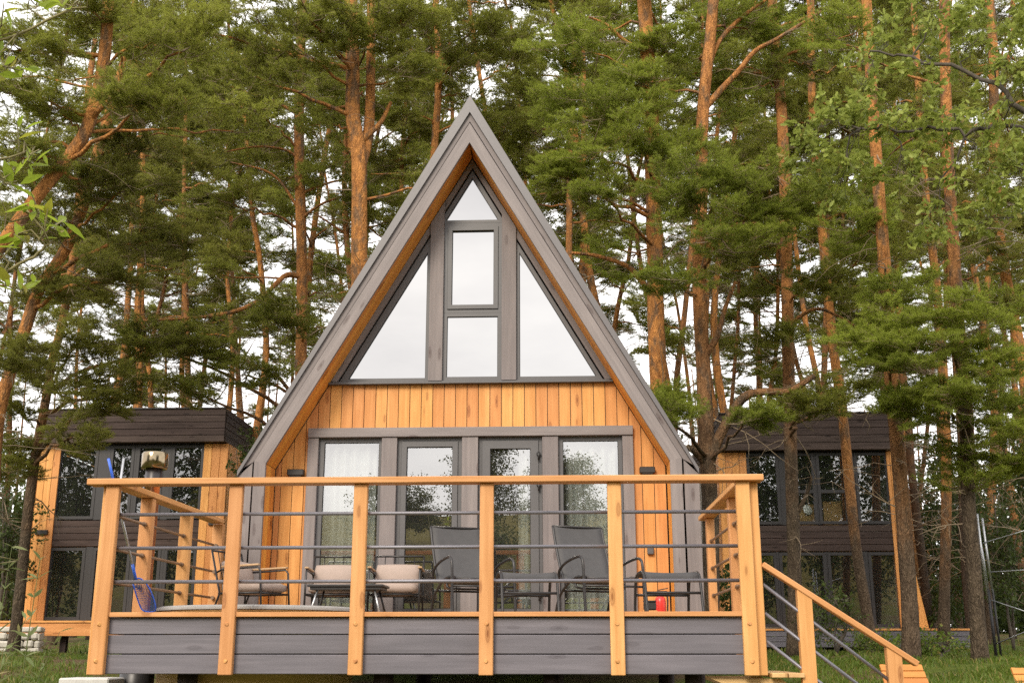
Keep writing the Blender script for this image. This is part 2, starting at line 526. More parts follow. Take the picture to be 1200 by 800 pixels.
# metal edge + roof skin (one sheet over both slopes, hanging a little proud of the boards)
mb = MB()
for i in (1, 2):
    seg(mb, O0, O1, i, yf - .035, .065, .004)
flash = mb.build('roof_edge', M['flash'], cabin)
mb = MB()
for i in (1, 2):
    a, b = O0[i], O0[i + 1]; c, d = O1[i], O1[i + 1]
    mb.prism([(a[0], yf + .032, a[1] - .004), (b[0], yf + .032, b[1] - .004), (d[0], yf + .032, d[1]), (c[0], yf + .032, c[1])], (0, YB - YF, 0), (0, 1, 0))
# standing seams
for i, sgn in ((1, -1), (2, 1)):
    for k in range(1, 12):
        y = yf + k * .55
        a, b = Vector((O0[1][0] * (1 if sgn < 0 else -1), y, O0[1][1])), Vector((0, y, O0[2][1]))
        mb.beam(a + Vector((sgn * .012, 0, .006)), b + Vector((sgn * .012, 0, .006)), .02, .022, (0, 1, 0))
mb.build('roof', M['flash'], cabin)
# fascia boards on the slopes and legs
mb = MB()
for i in (1, 2):
    seg(mb, O1, O2, i, yf, .030)
    seg(mb, O2, OI, i, yf - .016, .046, .003)
for i in (0, 3):
    seg(mb, O0, O2, i, yf, .030)
    seg(mb, O2, OI, i, yf - .016, .046, .003)
mb.build('fascia', M['lilac'], cabin)
# roof body behind the fascia: soffit / lining boards running front to back
mb = MB()
def lining(i, n, y0, y1, off0, off1):
    a, b = Vector((OI[i][0], 0, OI[i][1])), Vector((OI[i + 1][0], 0, OI[i + 1][1]))
    nrm = Vector((-(b - a).z, 0, (b - a).x)).normalized()
    ce = Vector((0, 0, 1.2))
    if nrm.dot((a + b) / 2 - ce) < 0: nrm = -nrm
    for k in range(n):
        p, q = a.lerp(b, k / n), a.lerp(b, (k + 1) / n - .004 / (b - a).length * 0 )
        g = (b - a).normalized() * .0015
        pts = [p + g + nrm * off0, q - g + nrm * off0, q - g + nrm * off1, p + g + nrm * off1]
        mb.prism([v + Vector((0, y0, 0)) for v in pts], (0, y1 - y0, 0), b - a)
for i in range(4):
    for k in range(4):
        dd = (-.035 - yf - .034) / 4
        lining(i, 1, yf + .034 + k * dd + .0015, yf + .034 + (k + 1) * dd - .0015, .004, .030)
mb.build('soffit', M['soffit'], cabin)
mb = MB()
for i, n in ((0, 1), (1, 1), (2, 1), (3, 1)):
    lining(i, n, -.03, YB - YW - .01, .010, .034)
mb.prism([(-2.32 * K, YB - YW, 0), (-2.32 * K, YB - YW, 1.44 * K), (0, YB - YW, 5.4 * K), (2.32 * K, YB - YW, 1.44 * K), (2.32 * K, YB - YW, 0)], (0, .1, 0))
mb.box((0, (YB - YW) / 2 + .1, 2.44 * K), (INX * 2 - 1.3, YB - YW - .4, .12))          # upper floor
mb.box((0, (YB - YW) / 2 + .05, -.06), (INX * 2, YB - YW - .05, .08))                  # floor
mb.build('inner_lining', M['wallint'], cabin)
for s in (-1, 1):                                                                       # low side walls, dark boards
    mb = MB()
    for k in range(9):
        z0 = k * 1.47 * K / 9
        mb.box((s * 2.305 * K, (YB - YF) / 2 + yf + .03, z0 + .09), (.03, YB - YF - .1, .183), None, .004, 1)
    mb.build('side_wall', M['lilac'], cabin)

# ---------------- front wall boards (orange)
def ux(v): return v * K - XC                      # survey x -> cabin x
zs, zt, zh = 2.452 * K, 1.985 * K, 1.885 * K      # sill underside, header top, header underside
JL, JR = ux(-2.109), ux(1.301)
mb = MB()
bw = .1395
y0, th = -.022, .022
x = -INX - .5 * bw
while x < INX:
    x0, x1 = max(x + .0042, -INX + .003), min(x + bw - .0042, INX - .003)
    x += bw
    if x1 - x0 < .006: continue
    pieces = []
    lo_full = zt
    for (a, b, lo) in ((x0, min(x1, JL), 0.), (max(x0, JL), min(x1, JR), zt), (max(x0, JR), x1, 0.)):
        if b - a < .006: continue
        ta, tb = min(zs, zin(a) - .004), min(zs, zin(b) - .004)
        if max(ta, tb) <= lo + .01: continue
        pts = [(a, y0, lo), (b, y0, lo)]
        if tb > lo: pts.append((b, y0, tb))
        if (zin(a) < zs) != (zin(b) < zs):         # board top is cut by both sill and slope
            xs = math.copysign((OI[2][1] - zs - .004) / sl, (a + b) / 2)
            if a < xs < b: pts.append((xs, y0, zs))
        pts.append((a, y0, ta))
        mb.prism(pts, (0, th, 0), (0, 0, 1))
mb.build('front_wall', M['orange'], cabin)
# dark backing behind the board joints
mb = MB()
mb.box(((-INX + JL) / 2, .012, .85), (JL + INX, .016, 1.6)); mb.box(((INX + JR) / 2, .012, .85), (INX - JR, .016, 1.6))
xs = (OI[2][1] - zs) / sl
mb.prism([(-INX + .3, .004, zt), (INX - .3, .004, zt), (xs - .02, .004, zs), (-xs + .02, .004, zs)], (0, .016, 0))
mb.build('wall_backing', M['black'], cabin)

# ---------------- trim: header, jambs, posts, sill
mb = MB()
mb.box(((JL + JR) / 2, -.045, (zt + zh) / 2), (JR - JL, .09, zt - zh - .002))
tr_h = zh - .003
for a, b in ((-2.109, -1.996), (-1.326, -1.165), (-.482, -.314), (.356, .523), (1.189, 1.301)):
    a, b = ux(a), ux(b)
    mb.box(((a + b) / 2, -.035, tr_h / 2), (b - a, .07, tr_h))
mb.build('window_trim', M['lilac'], cabin)
mb = MB()
for a, b in ((-.854, -.707), (-.071, .085)):
    a, b = ux(a), ux(b)
    ztop = min(zin(a), zin(b)) - .03
    zz = zs + .045
    ta, tb = zin(a) - .012, zin(b) - .012
    mb.prism([(a, -.06, zz), (b, -.06, zz), (b, -.06, tb), (a, -.06, ta)], (0, .07, 0), (0, 0, 1))
mb.build('mullion', M['lilac'], cabin)
mb = MB()
mb.box((0, -.050, zs + .012), (2 * xs - .02, .10, .022), None, .003)
mb.box((0, -.02, zs + .034), (2 * xs - .09, .06, .022), None, .003)
mb.build('sill', M['frame'], cabin)
# sloping trim boards just inside the soffit
mb = MB()
nv = Vector((sl, 0, 1)).normalized()
for s in (-1, 1):
    a = Vector((s * (xs - .012), -.03, zs + .05)); b = Vector((0, -.03, OI[2][1] - .02))
    ins = Vector((-s * nv.x, 0, -nv.z))
    a2, b2 = a + ins * .055, Vector((0, -.03, OI[2][1] - .02 - .055 / nv.z))
    a2 = Vector((s * ((b2.z - a.z) / sl), -.03, a.z))
    mb.prism([a, b, b2, a2], (0, .045, 0), b - a)
mb.build('slope_trim', M['lilac'], cabin)


# ---------------- windows: frame ring + pane
def inset(poly, d):
    n = len(poly); out = []
    P = [Vector((p[0], p[1])) for p in poly]
    area = sum(P[i].x * P[(i + 1) % n].y - P[(i + 1) % n].x * P[i].y for i in range(n))
    sg = 1 if area > 0 else -1
    lines = []
    for i in range(n):
        a, b = P[i], P[(i + 1) % n]
        e = (b - a).normalized(); nn = Vector((-e.y, e.x)) * sg
        di = d[i] if isinstance(d, (list, tuple)) else d
        lines.append((a + nn * di, e))
    for i in range(n):
        (p, e), (q, f) = lines[i - 1], lines[i]
        den = e.x * f.y - e.y * f.x
        t_ = ((q.x - p.x) * f.y - (q.y - p.y) * f.x) / den
        out.append((p.x + e.x * t_, p.y + e.y * t_))
    return out


def frame_ring(mb, poly, d, y, dy):
    ins = inset(poly, d); n = len(poly)
    for i in range(n):
        j = (i + 1) % n
        q = [poly[i], poly[j], ins[j], ins[i]]
        mb.prism([(p[0], y, p[1]) for p in q], (0, dy, 0), (poly[j][0] - poly[i][0], 0, poly[j][1] - poly[i][1]))
    return ins


def window(name, poly, d, glassm, parent, frm='frame', y=-.012, dy=.06, sash=None, label=None, clip=()):
    """frame ring round poly, an optional sash ring inside it, then the pane"""
    mb = MB()
    ins = frame_ring(mb, poly, d, y, dy)
    if sash:
        ins = frame_ring(mb, inset(ins, .004), sash, y - .018, dy)
    ins2 = inset(ins, -.006)
    w = mb.build(name, M[frm], parent)
    if label: w['label'] = label
    gb = MB()
    gb.prism([(p[0], y + dy * .45, p[1]) for p in ins2], (0, .006, 0), (0, 0, 1))
    gb.build('pane', M[glassm], w)
    # thin dark gasket line round the pane
    kb = MB(); frame_ring(kb, inset(ins, -.003), .010, y + dy * .45 - .008, .007)
    kb.build('gasket', M['black'], w)
    return w, ins


zb = zs + .047
mx = [ux(v) for v in (-.854, -.707, -.071, .085)]
stop = OI[2][1] - .085 / nv.z
def zsl(x): return stop - abs(x) * sl
# side triangles
xl = -(stop - zb) / sl
window('window', [(xl, zb), (mx[0], zb), (mx[0], zsl(mx[0]))], [.04, .04, .075], 'mirror', cabin, label='left sloping triangular window')
xr = -xl
window('window', [(mx[3], zb), (xr, zb), (mx[3], zsl(mx[3]))], [.045, .045, .04], 'mirror', cabin, label='right sloping triangular window')
# centre stack
ztr, zm0, zm1 = 4.275 * K, 3.208 * K, 3.262 * K
window('window', [(mx[1], zb), (mx[2], zb), (mx[2], zm0 + .045), (mx[1], zm0 + .045)], [.05, .05, .045, .05], 'mirror', cabin, label='lower fixed pane of the tall centre window')
window('window', [(mx[1], zm0 + .047), (mx[2], zm0 + .047), (mx[2], ztr + .01), (mx[1], ztr + .01)], .045, 'mirror', cabin, sash=.052, label='opening sash of the tall centre window')
xa = 0.0
tb_ = (stop - ztr - .012) / sl
tri = [(-tb_, ztr + .012), (tb_, ztr + .012), (0, stop)]
window('window', tri, [.04, .05, .05], 'mirror', cabin, label='small pointed window under the apex')
# lower row
zl0 = .04
def rect(a, b, z0, z1): return [(a, z0), (b, z0), (b, z1), (a, z1)]
W1 = window('window', rect(ux(-1.993), ux(-1.329), zl0, zh - .003), [.06, .035, .05, .06], 'pane', cabin, label='lower window with pale curtains at the left end')
W2 = window('window', rect(ux(-1.162), ux(-.485), zl0, zh - .003), .045, 'pane', cabin, sash=.062, label='lower window between the two left posts')
door, _ = window('door', rect(ux(-.311), ux(.353), .01, zh - .003), .04, 'pane', cabin, sash=.095, label='glazed grey terrace door')
for z in (1.68 * K, 1.36 * K, .25 * K):
    mb = MB(); mb.tube([(ux(.318), -.05, z - .05), (ux(.318), -.05, z + .05)], .012, 8)
    mb.box((ux(.318), -.04, z + .02), (.05, .03, .03))
    mb.build('hinge', M['blackmetal'], door)
mb = MB(); mb.box((ux(-.272), -.036, .93), (.03, .012, .18)); mb.tube([(ux(-.272), -.045, .97), (ux(-.272), -.085, .97), (ux(-.18), -.085, .97)], .009, 8)
mb.build('handle', M['blackmetal'], door)
W4 = window('window', rect(ux(.526), ux(1.186), zl0, zh - .003), [.03, .045, .05, .05], 'pane', cabin, label='lower window with white curtains at the right end')

# ---------------- wall lamps, wall box
for xa, xb in ((-2.322, -2.124), (1.345, 1.53)):
    a, b = ux(xa), ux(xb); zc = 1.518 * K
    mb = MB(); mb.box(((a + b) / 2, -.065, zc), (b - a - .03, .08, .075), None, .008); mb.box(((a + b) / 2, -.07, zc - .044), (b - a - .08, .05, .014), None, .004)
    mb.build('wall_lamp', M['lampshade'], cabin)
mb = MB(); mb.box((ux(1.447), -.045, .70 * K), (.075, .05, .085), None, .008); mb.build('wall_socket', M['frame'], cabin)
# footing under the front wall
mb = MB(); mb.box((0, .10, -.26), (INX * 2 + .5, .16, .36)); mb.build('base_beam', M['dark'], cabin)

# ---------------- curtains inside
def curtain(name, label, x0, x1, y, z0, z1, amp=.045, per=.13):
    n = int((x1 - x0) / .012); v, f, tn = [], [], []
    for j in range(n + 1):
        xx = x0 + (x1 - x0) * j / n
        for i, z in enumerate(np.linspace(z0, z1, 7)):
            w = math.sin(xx / per * 6.283 + .6 * math.sin(xx * 9)) * amp * (1 - .35 * i / 6) + .012 * math.sin(xx * 60 + i)
            v.append((xx, y + w, z)); tn.append(.5)
    for j in range(n):
        for i in range(6):
            a = j * 7 + i
            f += [(a, a + 7, a + 8), (a, a + 8, a + 1)]
    o = tri_mesh(name, [(np.array(v), np.array(f), 0, np.array(tn))], [M['curtain']])
    for p in o.data.polygons: p.use_smooth = True
    return tag(o, label, 'curtain')
for nm, lab, xa, xb, yy in (
    ('curtain', 'pale curtain hanging behind the leftmost lower window of the A-frame', -1.98, -1.40, .13),
    ('curtain', 'narrow pale curtain gathered at the hinge side of the glazed terrace door', .10, .34, .14),
    ('curtain', 'white curtain hanging behind the lower window nearest the red extinguisher', .60, 1.18, .13)):
    curtain(nm, lab, xa * K, xb * K, YW + yy, .05, 2.13)

# ================================================================== THE RAISED DECK
P = [(-2.85 + .0) * K] * 0
PX = [(i - 3) * 1.09 for i in range(6)]
XL, XR = PX[0] - .06, PX[5] + .07
ZT, ZB = .937 * K, -.441 * K
deck = thing('terrace_deck', 'raised deck with grey plank skirt and orange railing in front of the A-frame', 'deck', (0, 0, -1.15))
DO = Vector((0, 0, -1.15))
def D(mb, name, mat): 
    o = mb.build(name, mat, deck); o.location = -DO; return o
# floor boards along x
mb = MB(); y = .045
while y < YW - .06:
    mb.box(((XL + XR) / 2, y + .07, -.018), (XR - XL - .06, .136, .028)); y += .142
D(mb, 'floor', M['floor'])
# joists + piers
mb = MB()
for i in range(10):
    x = XL + .3 + i * (XR - XL - .6) / 9
    mb.box((x, 1.9, -.13), (.05, 3.55, .18))
mb.box(((XL + XR) / 2, .35, -.30), (XR - XL - .3, .09, .16)); mb.box(((XL + XR) / 2, 3.2, -.30), (XR - XL - .3, .09, .16))
D(mb, 'joists', M['dark'])
for x in (-2.6, -.9, .55, 1.75):
    for yy in (.35, 3.2):
        mb = MB(); mb.tube([(x, yy, -1.45), (x, yy, -.38)], .085, 14); D(mb, 'pier', M['bark_brown' if 0 else 'dark'])
# edge board and skirt (front, then both sides)
mb = MB(); mb.box(((XL + XR) / 2, .075, -.0205), (XR - XL - .10, .11, .039), None, .003); D(mb, 'edge_board', M['rail'])
mb = MB()
zz = [-.0415, -.1615 * K - .0, -.299 * K, -.4425 * K]
zz = [-.042, -.183, -.343, -.506]
for a, b in zip(zz, zz[1:]):
    mb.box(((XL + XR) / 2, .075, (a + b) / 2 - .001), (XR - XL - .10, .024, a - b - .007), None, .005)
    mb.box((XL + .06, 1.66, (a + b) / 2 - .001), (.024, 3.13, a - b - .007), None, .005)
    mb.box((XR - .06, 2.2, (a + b) / 2 - .001), (.024, 1.9, a - b - .007), None, .005)
D(mb, 'skirt', M['skirt'])
# front posts with two bolt heads each
PW, PD = .118, .062
def post(x, y, w, d, z0, z1, bolts=True, face='y'):
    mb = MB(); mb.box((x, y, (z0 + z1) / 2), (w, d, z1 - z0), None, .006)
    p = D(mb, 'post', M['rail'])
    if bolts:
        for zb_ in (-.10, -.40):
            b = MB()
            b.tube([(x + random.uniform(-.01, .01), y - d / 2 + .004, zb_ * 1.0), (x, y - d / 2 - .009, zb_)], [.019, .013], 12)
            o = b.build('bolt', M['rail'], p)
    return p
for i, x in enumerate(PX):
    post(x, .030, PW, PD, ZB - .006, ZT)
# corner side posts, proud of the deck sides, and the posts along both sides
post(PX[0] - .075, .118, .062, .118, ZB - .006, ZT, False)
post(PX[5] + .098, .118, .075, .118, ZB - .006, ZT, False)
LXP, RXP = PX[0] - .01, PX[5] + .07
SY_L = [atx(174, 590, LXP).y, atx(219, 606, LXP).y, atx(257, 612, LXP).y]
SY_R = [1.62, 2.95]
for yy in SY_L: post(LXP, yy, .118, .085, -.42, ZT, False)
post(RXP, 1.15, .085, .118, -.42, ZT, False); post(RXP, 2.86, .085, .118, -.42, ZT, False)
# top rails
mb = MB(); mb.box(((-3.039 + 2.052) / 2 * K, .035, .961 * K), (5.091 * K, .165, .054), None, .006); D(mb, 'top_rail', M['rail'])
for xx, y1, y0r in ((LXP, 3.12, .1195), (RXP - .02, 3.10, .1195)):
    mb = MB(); mb.beam((xx, y0r, .961 * K), (xx, y1, .961 * K), .15, .05, (1, 0, 0), .006); D(mb, 'top_rail', M['rail'])
# rods between the posts
for z in (.722 * K, .470 * K, .221 * K):
    mb = MB()
    mb.tube([(PX[0] + PW / 2 - .02, .075, z), (PX[5] - PW / 2 + .02, .075, z)], .0160, 10); D(mb, 'rod', M['rod'])
    mb = MB(); mb.tube([(LXP, .15, z), (LXP, 3.0, z)], .0135, 10)
    for yy in SY_L: mb.tube([(LXP + .05, yy - .055, z), (LXP + .05, yy - .02, z)], .0, 3) if 0 else None
    D(mb, 'rod', M['brownreflrod'])
    mb = MB(); mb.tube([(RXP, .17, z), (RXP, 2.98, z)], .0135, 10); D(mb, 'rod', M['brownreflrod'])
    for (xx, ys) in ((LXP + .0, SY_L), (RXP, (1.15, 2.86))):
        for yy in ys:
            mb = MB()
            mb.tube([(xx - (.04 if xx > 0 else -.055), yy - .075, z), (xx - (.04 if xx > 0 else -.055), yy - .035, z)], .017, 10) if 0 else mb.tube([(xx, yy - .085, z), (xx, yy - .03, z)], .021, 10)
            D(mb, 'rod_socket', M['brownreflrod'])

# ================================================================== STAIRS on the right
A_ = at(893, 661, .10); B_ = at(1072, 776, .10)
sdir = (B_ - A_).normalized()
slope = sdir.z / sdir.x
stair = thing('staircase', 'wooden steps with sloping handrail going down from the right corner of the deck', 'stairs', (B_.x, .5, -1.4))
SO = Vector((B_.x, .5, -1.4))
def S_(mb, name, mat):
    o = mb.build(name, mat, stair); o.location = -SO; return o
mb = MB(); mb.beam(A_, B_ + sdir * .02, .10, .045, (0, 1, 0), .005); S_(mb, 'handrail', M['rail'])
for px in (940.5, 1046.5):
    top = at(px, 680 if px < 1000 else 765, .10); x = top.x
    zt_ = A_.z + slope * (x - A_.x) - .03
    mb = MB()
    h = .118 / 2
    mb.prism([(x - h, .06, zt_ - 1.45), (x + h, .06, zt_ - 1.45), (x + h, .06, zt_ + slope * h), (x - h, .06, zt_ - slope * h)], (0, .08, 0), (0, 0, 1))
    S_(mb, 'post', M['rail'])
for dy in (38, 65, 99):
    pass
for off in (.165, .40, .625):
    mb = MB(); mb.tube([A_ + Vector((.0, .0, -off)), B_ + Vector((-.1, 0, -off - slope * -.1))], .0145, 10); S_(mb, 'rod', M['rod'])
# treads: each of two boards laid front to back, on two stringers
tr0 = at(922, 788, .10)
run = .27; rise = -slope * run
for k in range(0, 4):
    x, z = tr0.x + k * run, tr0.z - k * rise
    mb = MB()
    for s in (-1, 1):
        mb.box((x + s * .068, .62, z - .018), (.128, 1.18, .036), None, .004, 1)
    S_(mb, 'tread', M['treads'])
for yy in (.13, 1.1):
    mb = MB()
    x0, x1 = tr0.x - .62, tr0.x + 3.6 * run
    f = lambda x: tr0.z - .04 + slope * (x - tr0.x)
    mb.prism([(x0, yy, f(tr0.x - .62) - .10 - .0), (x0, yy, tr0.z - .045), (tr0.x - .05, yy, tr0.z - .045), (x1, yy, f(x1) - .0), (x1, yy, f(x1) - .26), (tr0.x - .28, yy, f(tr0.x) - .14)][1:] + [], (0, .045, 0), (1, 0, slope))
    S_(mb, 'stringer', M['treads'])
# ================================================================== DECK FURNITURE
def smooth_path(pts, n=6):
    """Catmull-Rom through the points"""
    P = [Vector(p) for p in pts]; P = [P[0] * 2 - P[1]] + P + [P[-1] * 2 - P[-2]]
    out = []
    for i in range(1, len(P) - 2):
        for k in range(n):
            t_ = k / n
            a, b, c, d = P[i - 1], P[i], P[i + 1], P[i + 2]
            out.append(.5 * ((2 * b) + (c - a) * t_ + (2 * a - 5 * b + 4 * c - d) * t_ ** 2 + (3 * b - a - 3 * c + d) * t_ ** 3))
    out.append(P[-2]); return out


def sheet(mb, prof, x0, x1, th=.012, nx=6, sag=0.0, m=0):
    """cloth between side rails: profile of (y,z) points swept from x0 to x1"""
    n = len(prof); vs, g, fs = [], [], []
    for side in (0, 1):
        for i, (y, z) in enumerate(prof):
            a = Vector((0, *prof[max(i - 1, 0)])); b = Vector((0, *prof[min(i + 1, n - 1)]))
            d = (b - a).normalized(); nn = Vector((0, -d.z, d.y))
            for j in range(nx + 1):
                u = j / nx; s = sag * 4 * u * (1 - u)
                p = Vector((x0 + (x1 - x0) * u, y, z)) + nn * (th * side - s)
                vs.append(p); g.append((p.x, i * .05, side))
    def id(s, i, j): return s * n * (nx + 1) + i * (nx + 1) + j
    for i in range(n - 1):
        for j in range(nx):
            fs.append((id(0, i, j), id(0, i, j + 1), id(0, i + 1, j + 1), id(0, i + 1, j)))
            fs.append((id(1, i, j), id(1, i + 1, j), id(1, i + 1, j + 1), id(1, i, j + 1)))
        fs.append((id(0, i, 0), id(0, i + 1, 0), id(1, i + 1, 0), id(1, i, 0)))
        fs.append((id(0, i, nx), id(1, i, nx), id(1, i + 1, nx), id(0, i + 1, nx)))
    for j in range(nx):
        fs.append((id(0, 0, j), id(1, 0, j), id(1, 0, j + 1), id(0, 0, j + 1)))
        fs.append((id(0, n - 1, j), id(0, n - 1, j + 1), id(1, n - 1, j + 1), id(1, n - 1, j)))
    mb.add(vs, fs, g, .5, m, True)


def make_lounger(label):
    t = thing('lounge_chair', label, 'chair', group='sling lounge chairs on the deck')
    W = .29
    prof = [(p.y, p.z) for p in smooth_path([(0, -.30, .375), (0, -.22, .395), (0, .0, .365), (0, .17, .355), (0, .25, .42), (0, .34, .60), (0, .42, .80), (0, .47, .955)], 5)]
    mb = MB(); sheet(mb, prof, -W + .012, W - .012, .010, 8, .018); 
    mb.build('sling', M['sling'], t)
    for s in (-1, 1):
        mb = MB(); mb.tube([(s * W, y, z) for y, z in prof], .0125, 10); mb.build('side_rail', M['blackmetal'], t)
        # arm loop with its front leg, one bent tube; then the rear leg
        pth = smooth_path([(s * .335, -.36, 0), (s * .335, -.33, .25), (s * .335, -.315, .50), (s * .335, -.27, .575), (s * .335, -.16, .585), (s * .335, .08, .545), (s * .335, .22, .48), (s * .32, .28, .40)], 5)
        mb = MB(); mb.tube(pth, .0145, 10); mb.build('arm', M['blackmetal'], t)
        mb = MB(); mb.tube(smooth_path([(s * .30, .42, 0), (s * .30, .30, .22), (s * .30, .05, .36), (s * .30, -.15, .40)], 5), .0135, 10); mb.build('leg', M['blackmetal'], t)
    for pth in ([(-W, -.30, .375), (W, -.30, .375)], [(-W, .47, .955), (W, .47, .955)], [(-.30, .22, .275), (.30, .22, .275)], [(-.335, -.325, .30), (.335, -.325, .30)],
                smooth_path([(-.28, -.02, .34), (-.25, -.05, .29), (0, -.07, .285), (.25, -.05, .29), (.28, -.02, .34)], 5)):
        mb = MB(); mb.tube(pth, .0112, 8); mb.build('crossbar', M['blackmetal'], t)
    return t


def make_stool(label):
    t = thing('footstool', label, 'footstool', group='sling footstools on the deck')
    mb = MB(); prof = [(p.y, p.z) for p in smooth_path([(0, -.20, .30), (0, -.17, .365), (0, -.08, .392), (0, .08, .385), (0, .19, .36)], 5)]
    sheet(mb, prof, -.25, .25, .010, 8, .012); mb.build('sling', M['sling'], t)
    for s in (-1, 1):
        mb = MB(); mb.tube(smooth_path([(s * .262, -.29, 0), (s * .262, -.235, .20), (s * .262, -.185, .345), (s * .262, -.08, .397), (s * .262, .10, .388), (s * .262, .20, .345), (s * .262, .26, .18), (s * .262, .29, 0)], 5), .0135, 10)
        mb.build('leg', M['blackmetal'], t)
    for y, z in ((-.235, .20), (.255, .20)):
        mb = MB(); mb.tube([(-.262, y, z), (.262, y, z)], .0125, 8); mb.build('crossbar', M['blackmetal'], t)
    return t


def cushion(c, size, R=None, puff=.03, dent=0.0):
    """soft block: rounded, bulging faces"""
    n = 8; mb = MB(); vs, fs = [], []
    hx, hy, hz = [s / 2 for s in size]
    idx = {}
    def pt(u, v, top):
        r = max(abs(u), abs(v)); e = (1 - u * u) * (1 - v * v)
        rd = 1 - .06 * (abs(u) * abs(v)) ** 2
        z = top * (hz * (.55 + .45 * (1 - r ** 6)) + puff * e - dent * e * (1 if top > 0 else 0))
        return Vector((u * hx * rd, v * hy * rd, z))
    for top in (1, -1):
        for i in range(n + 1):
            for j in range(n + 1):
                idx[(top, i, j)] = len(vs); vs.append(pt(-1 + 2 * i / n, -1 + 2 * j / n, top))
    for i in range(n):
        for j in range(n):
            q = [(i, j), (i + 1, j), (i + 1, j + 1), (i, j + 1)]
            fs.append(tuple(idx[(1, *p)] for p in q)); fs.append(tuple(idx[(-1, *p)] for p in reversed(q)))
    ed = [(i, 0) for i in range(n)] + [(n, j) for j in range(n)] + [(i, n) for i in range(n, 0, -1)] + [(0, j) for j in range(n, 0, -1)]
    for a, b in zip(ed, ed[1:] + ed[:1]):
        fs.append((idx[(-1, *a)], idx[(-1, *b)], idx[(1, *b)], idx[(1, *a)]))
    if R is not None: vs = [R @ v for v in vs]
    vs = [v + Vector(c) for v in vs]
    mb.add(vs, fs, [tuple(v) for v in vs], .5, 0, True)
    return mb


def make_armchair(label):
    t = thing('armchair', label, 'armchair', group='low metal armchairs with beige cushions')
    w = .275
    for s in (-1, 1):
        x = s * w
        mb = MB()
        mb.tube([(x, -.33, 0), (x, -.285, .50), (x, -.25, .535), (x, .20, .515), (x, .245, .49)], .011, 8)
        mb.build('side_frame', M['blackmetal'], t)
        mb = MB(); mb.box((x, -.04, .552), (.045, .46, .02), Matrix.Rotation(-.03, 3, 'X'), .005); mb.build('armrest', M['armwood'], t)
        mb = MB(); mb.tube([(x, .30, 0), (x, .20, .27), (x, .33, .72)], .011, 8); mb.build('leg', M['blackmetal'], t)
    mb = MB()
    mb.tube([(-w, .33, .72), (w, .33, .72)], .011, 8); mb.tube([(-w, -.29, .27), (w, -.29, .27)], .011, 8)
    mb.tube([(-w, .21, .27), (w, .21, .27)], .011, 8)
    for s in (-1, 1): mb.tube([(s * w, -.29, .27), (s * w, .21, .27)], .011, 8)
    for k in range(5): mb.box((-w + .1 + k * .088, -.04, .272), (.03, .48, .008))
    for k in range(4): mb.tube([(-w + .11 + k * .11, .225, .32), (-w + .11 + k * .11, .33, .72)], .005, 6)
    mb.build('seat_frame', M['blackmetal'], t)
    cushion((0, -.05, .335), (.51, .53, .11), None, .02).build('seat_cushion', M['cushion'], t)
    R = Matrix.Rotation(1.28, 3, 'X')
    cushion((0, .165, .475), (.50, .29, .10), R, .03).build('back_cushion', M['cushion'], t)
    return t


l1 = make_lounger('grey sling lounge chair standing next to the beige armchair with the plump cushion')
l2 = make_lounger('grey sling lounge chair standing in front of the right curtained window')
p = at(686, 705, 1.75); th = math.radians(26)
def rl(v, th): return Vector((v[0] * math.cos(th) - v[1] * math.sin(th), v[0] * math.sin(th) + v[1] * math.cos(th), 0))
def place(o, px, Y, local, th):
    """put the chair so that its local point stands at the survey position"""
    q = at(px, 700, Y); w = rl(local, th)
    o.location = (q.x - w.x, Y - w.y, 0); o.rotation_euler = (0, 0, th)
place(l1, 531.0, 1.62, (-.335, -.36), th)
place(l2, 686.5, 1.62, (-.335, -.36), th)
s1 = make_stool('grey sling footstool standing between the two lounge chairs')
s2 = make_stool('grey sling footstool standing beside the red fire extinguisher')
place(s1, 617, 1.30, (0, 0), math.radians(10)); place(s2, 783, 1.30, (0, 0), math.radians(8))

a1 = make_armchair('beige armchair seen from the side, facing right, nearest the left railing')
a2 = make_armchair('beige armchair facing forward behind the dark low table, under the curtained window')
a3 = make_armchair('beige armchair facing forward with the plump cushion, beside the lounge chair')
q = at(291, 700, 2.55); a1.location = (q.x, 2.62, 0); a1.rotation_euler = (0, 0, math.radians(72))
q = at(390, 700, 3.0); a2.location = (q.x, 3.06, 0); a2.rotation_euler = (0, 0, math.radians(4))
q = at(464, 700, 3.0); a3.location = (q.x, 3.02, 0); a3.rotation_euler = (0, 0, math.radians(3))

tb = thing('coffee_table', 'low dark metal table in front of the two forward-facing armchairs', 'table')
q0, q1 = at(364, 690, 2.35), at(452, 690, 2.35)
tw = q1.x - q0.x
mb = MB(); mb.box((0, 0, .335), (tw, .46, .026), None, .006); mb.box((0, 0, .308), (tw - .05, .41, .03), None, .004); mb.build('table_top', M['black'], tb)
for sx in (-1, 1):
    for sy in (-1, 1):
        mb = MB(); mb.tube([(sx * (tw / 2 - .02), sy * .21, 0), (sx * (tw / 2 - .10), sy * .16, .30)], .011, 8); mb.build('leg', M['pole' if sy < 0 else 'blackmetal'], tb)
tb.location = ((q0.x + q1.x) / 2, 2.40, 0)

# sunken hot tub: only its rounded cover stands above the boards
cx = at(303, 714, 1.25).x
tub = thing('hot_tub', 'round hot tub sunk into the deck under a low pale grey cover', 'hot tub', (cx, 1.30, -.75))
R_ = .92
mb = MB(); mb.lathe((0, 0, 0), [(0, .02), (R_ - .04, .02), (R_ - .02, .1), (R_ - .02, .765), (R_, .768), (R_, .785), (R_ - .05, .79)], 56); mb.build('tub_wall', M['treads'], tub)
mb = MB(); mb.lathe((0, 0, 0), [(R_ + .025, .787), (R_ + .03, .812), (R_ - .01, .826), (.6, .838), (.25, .846), (.001, .847)], 64); mb.build('cover', M['tubgrey'], tub)
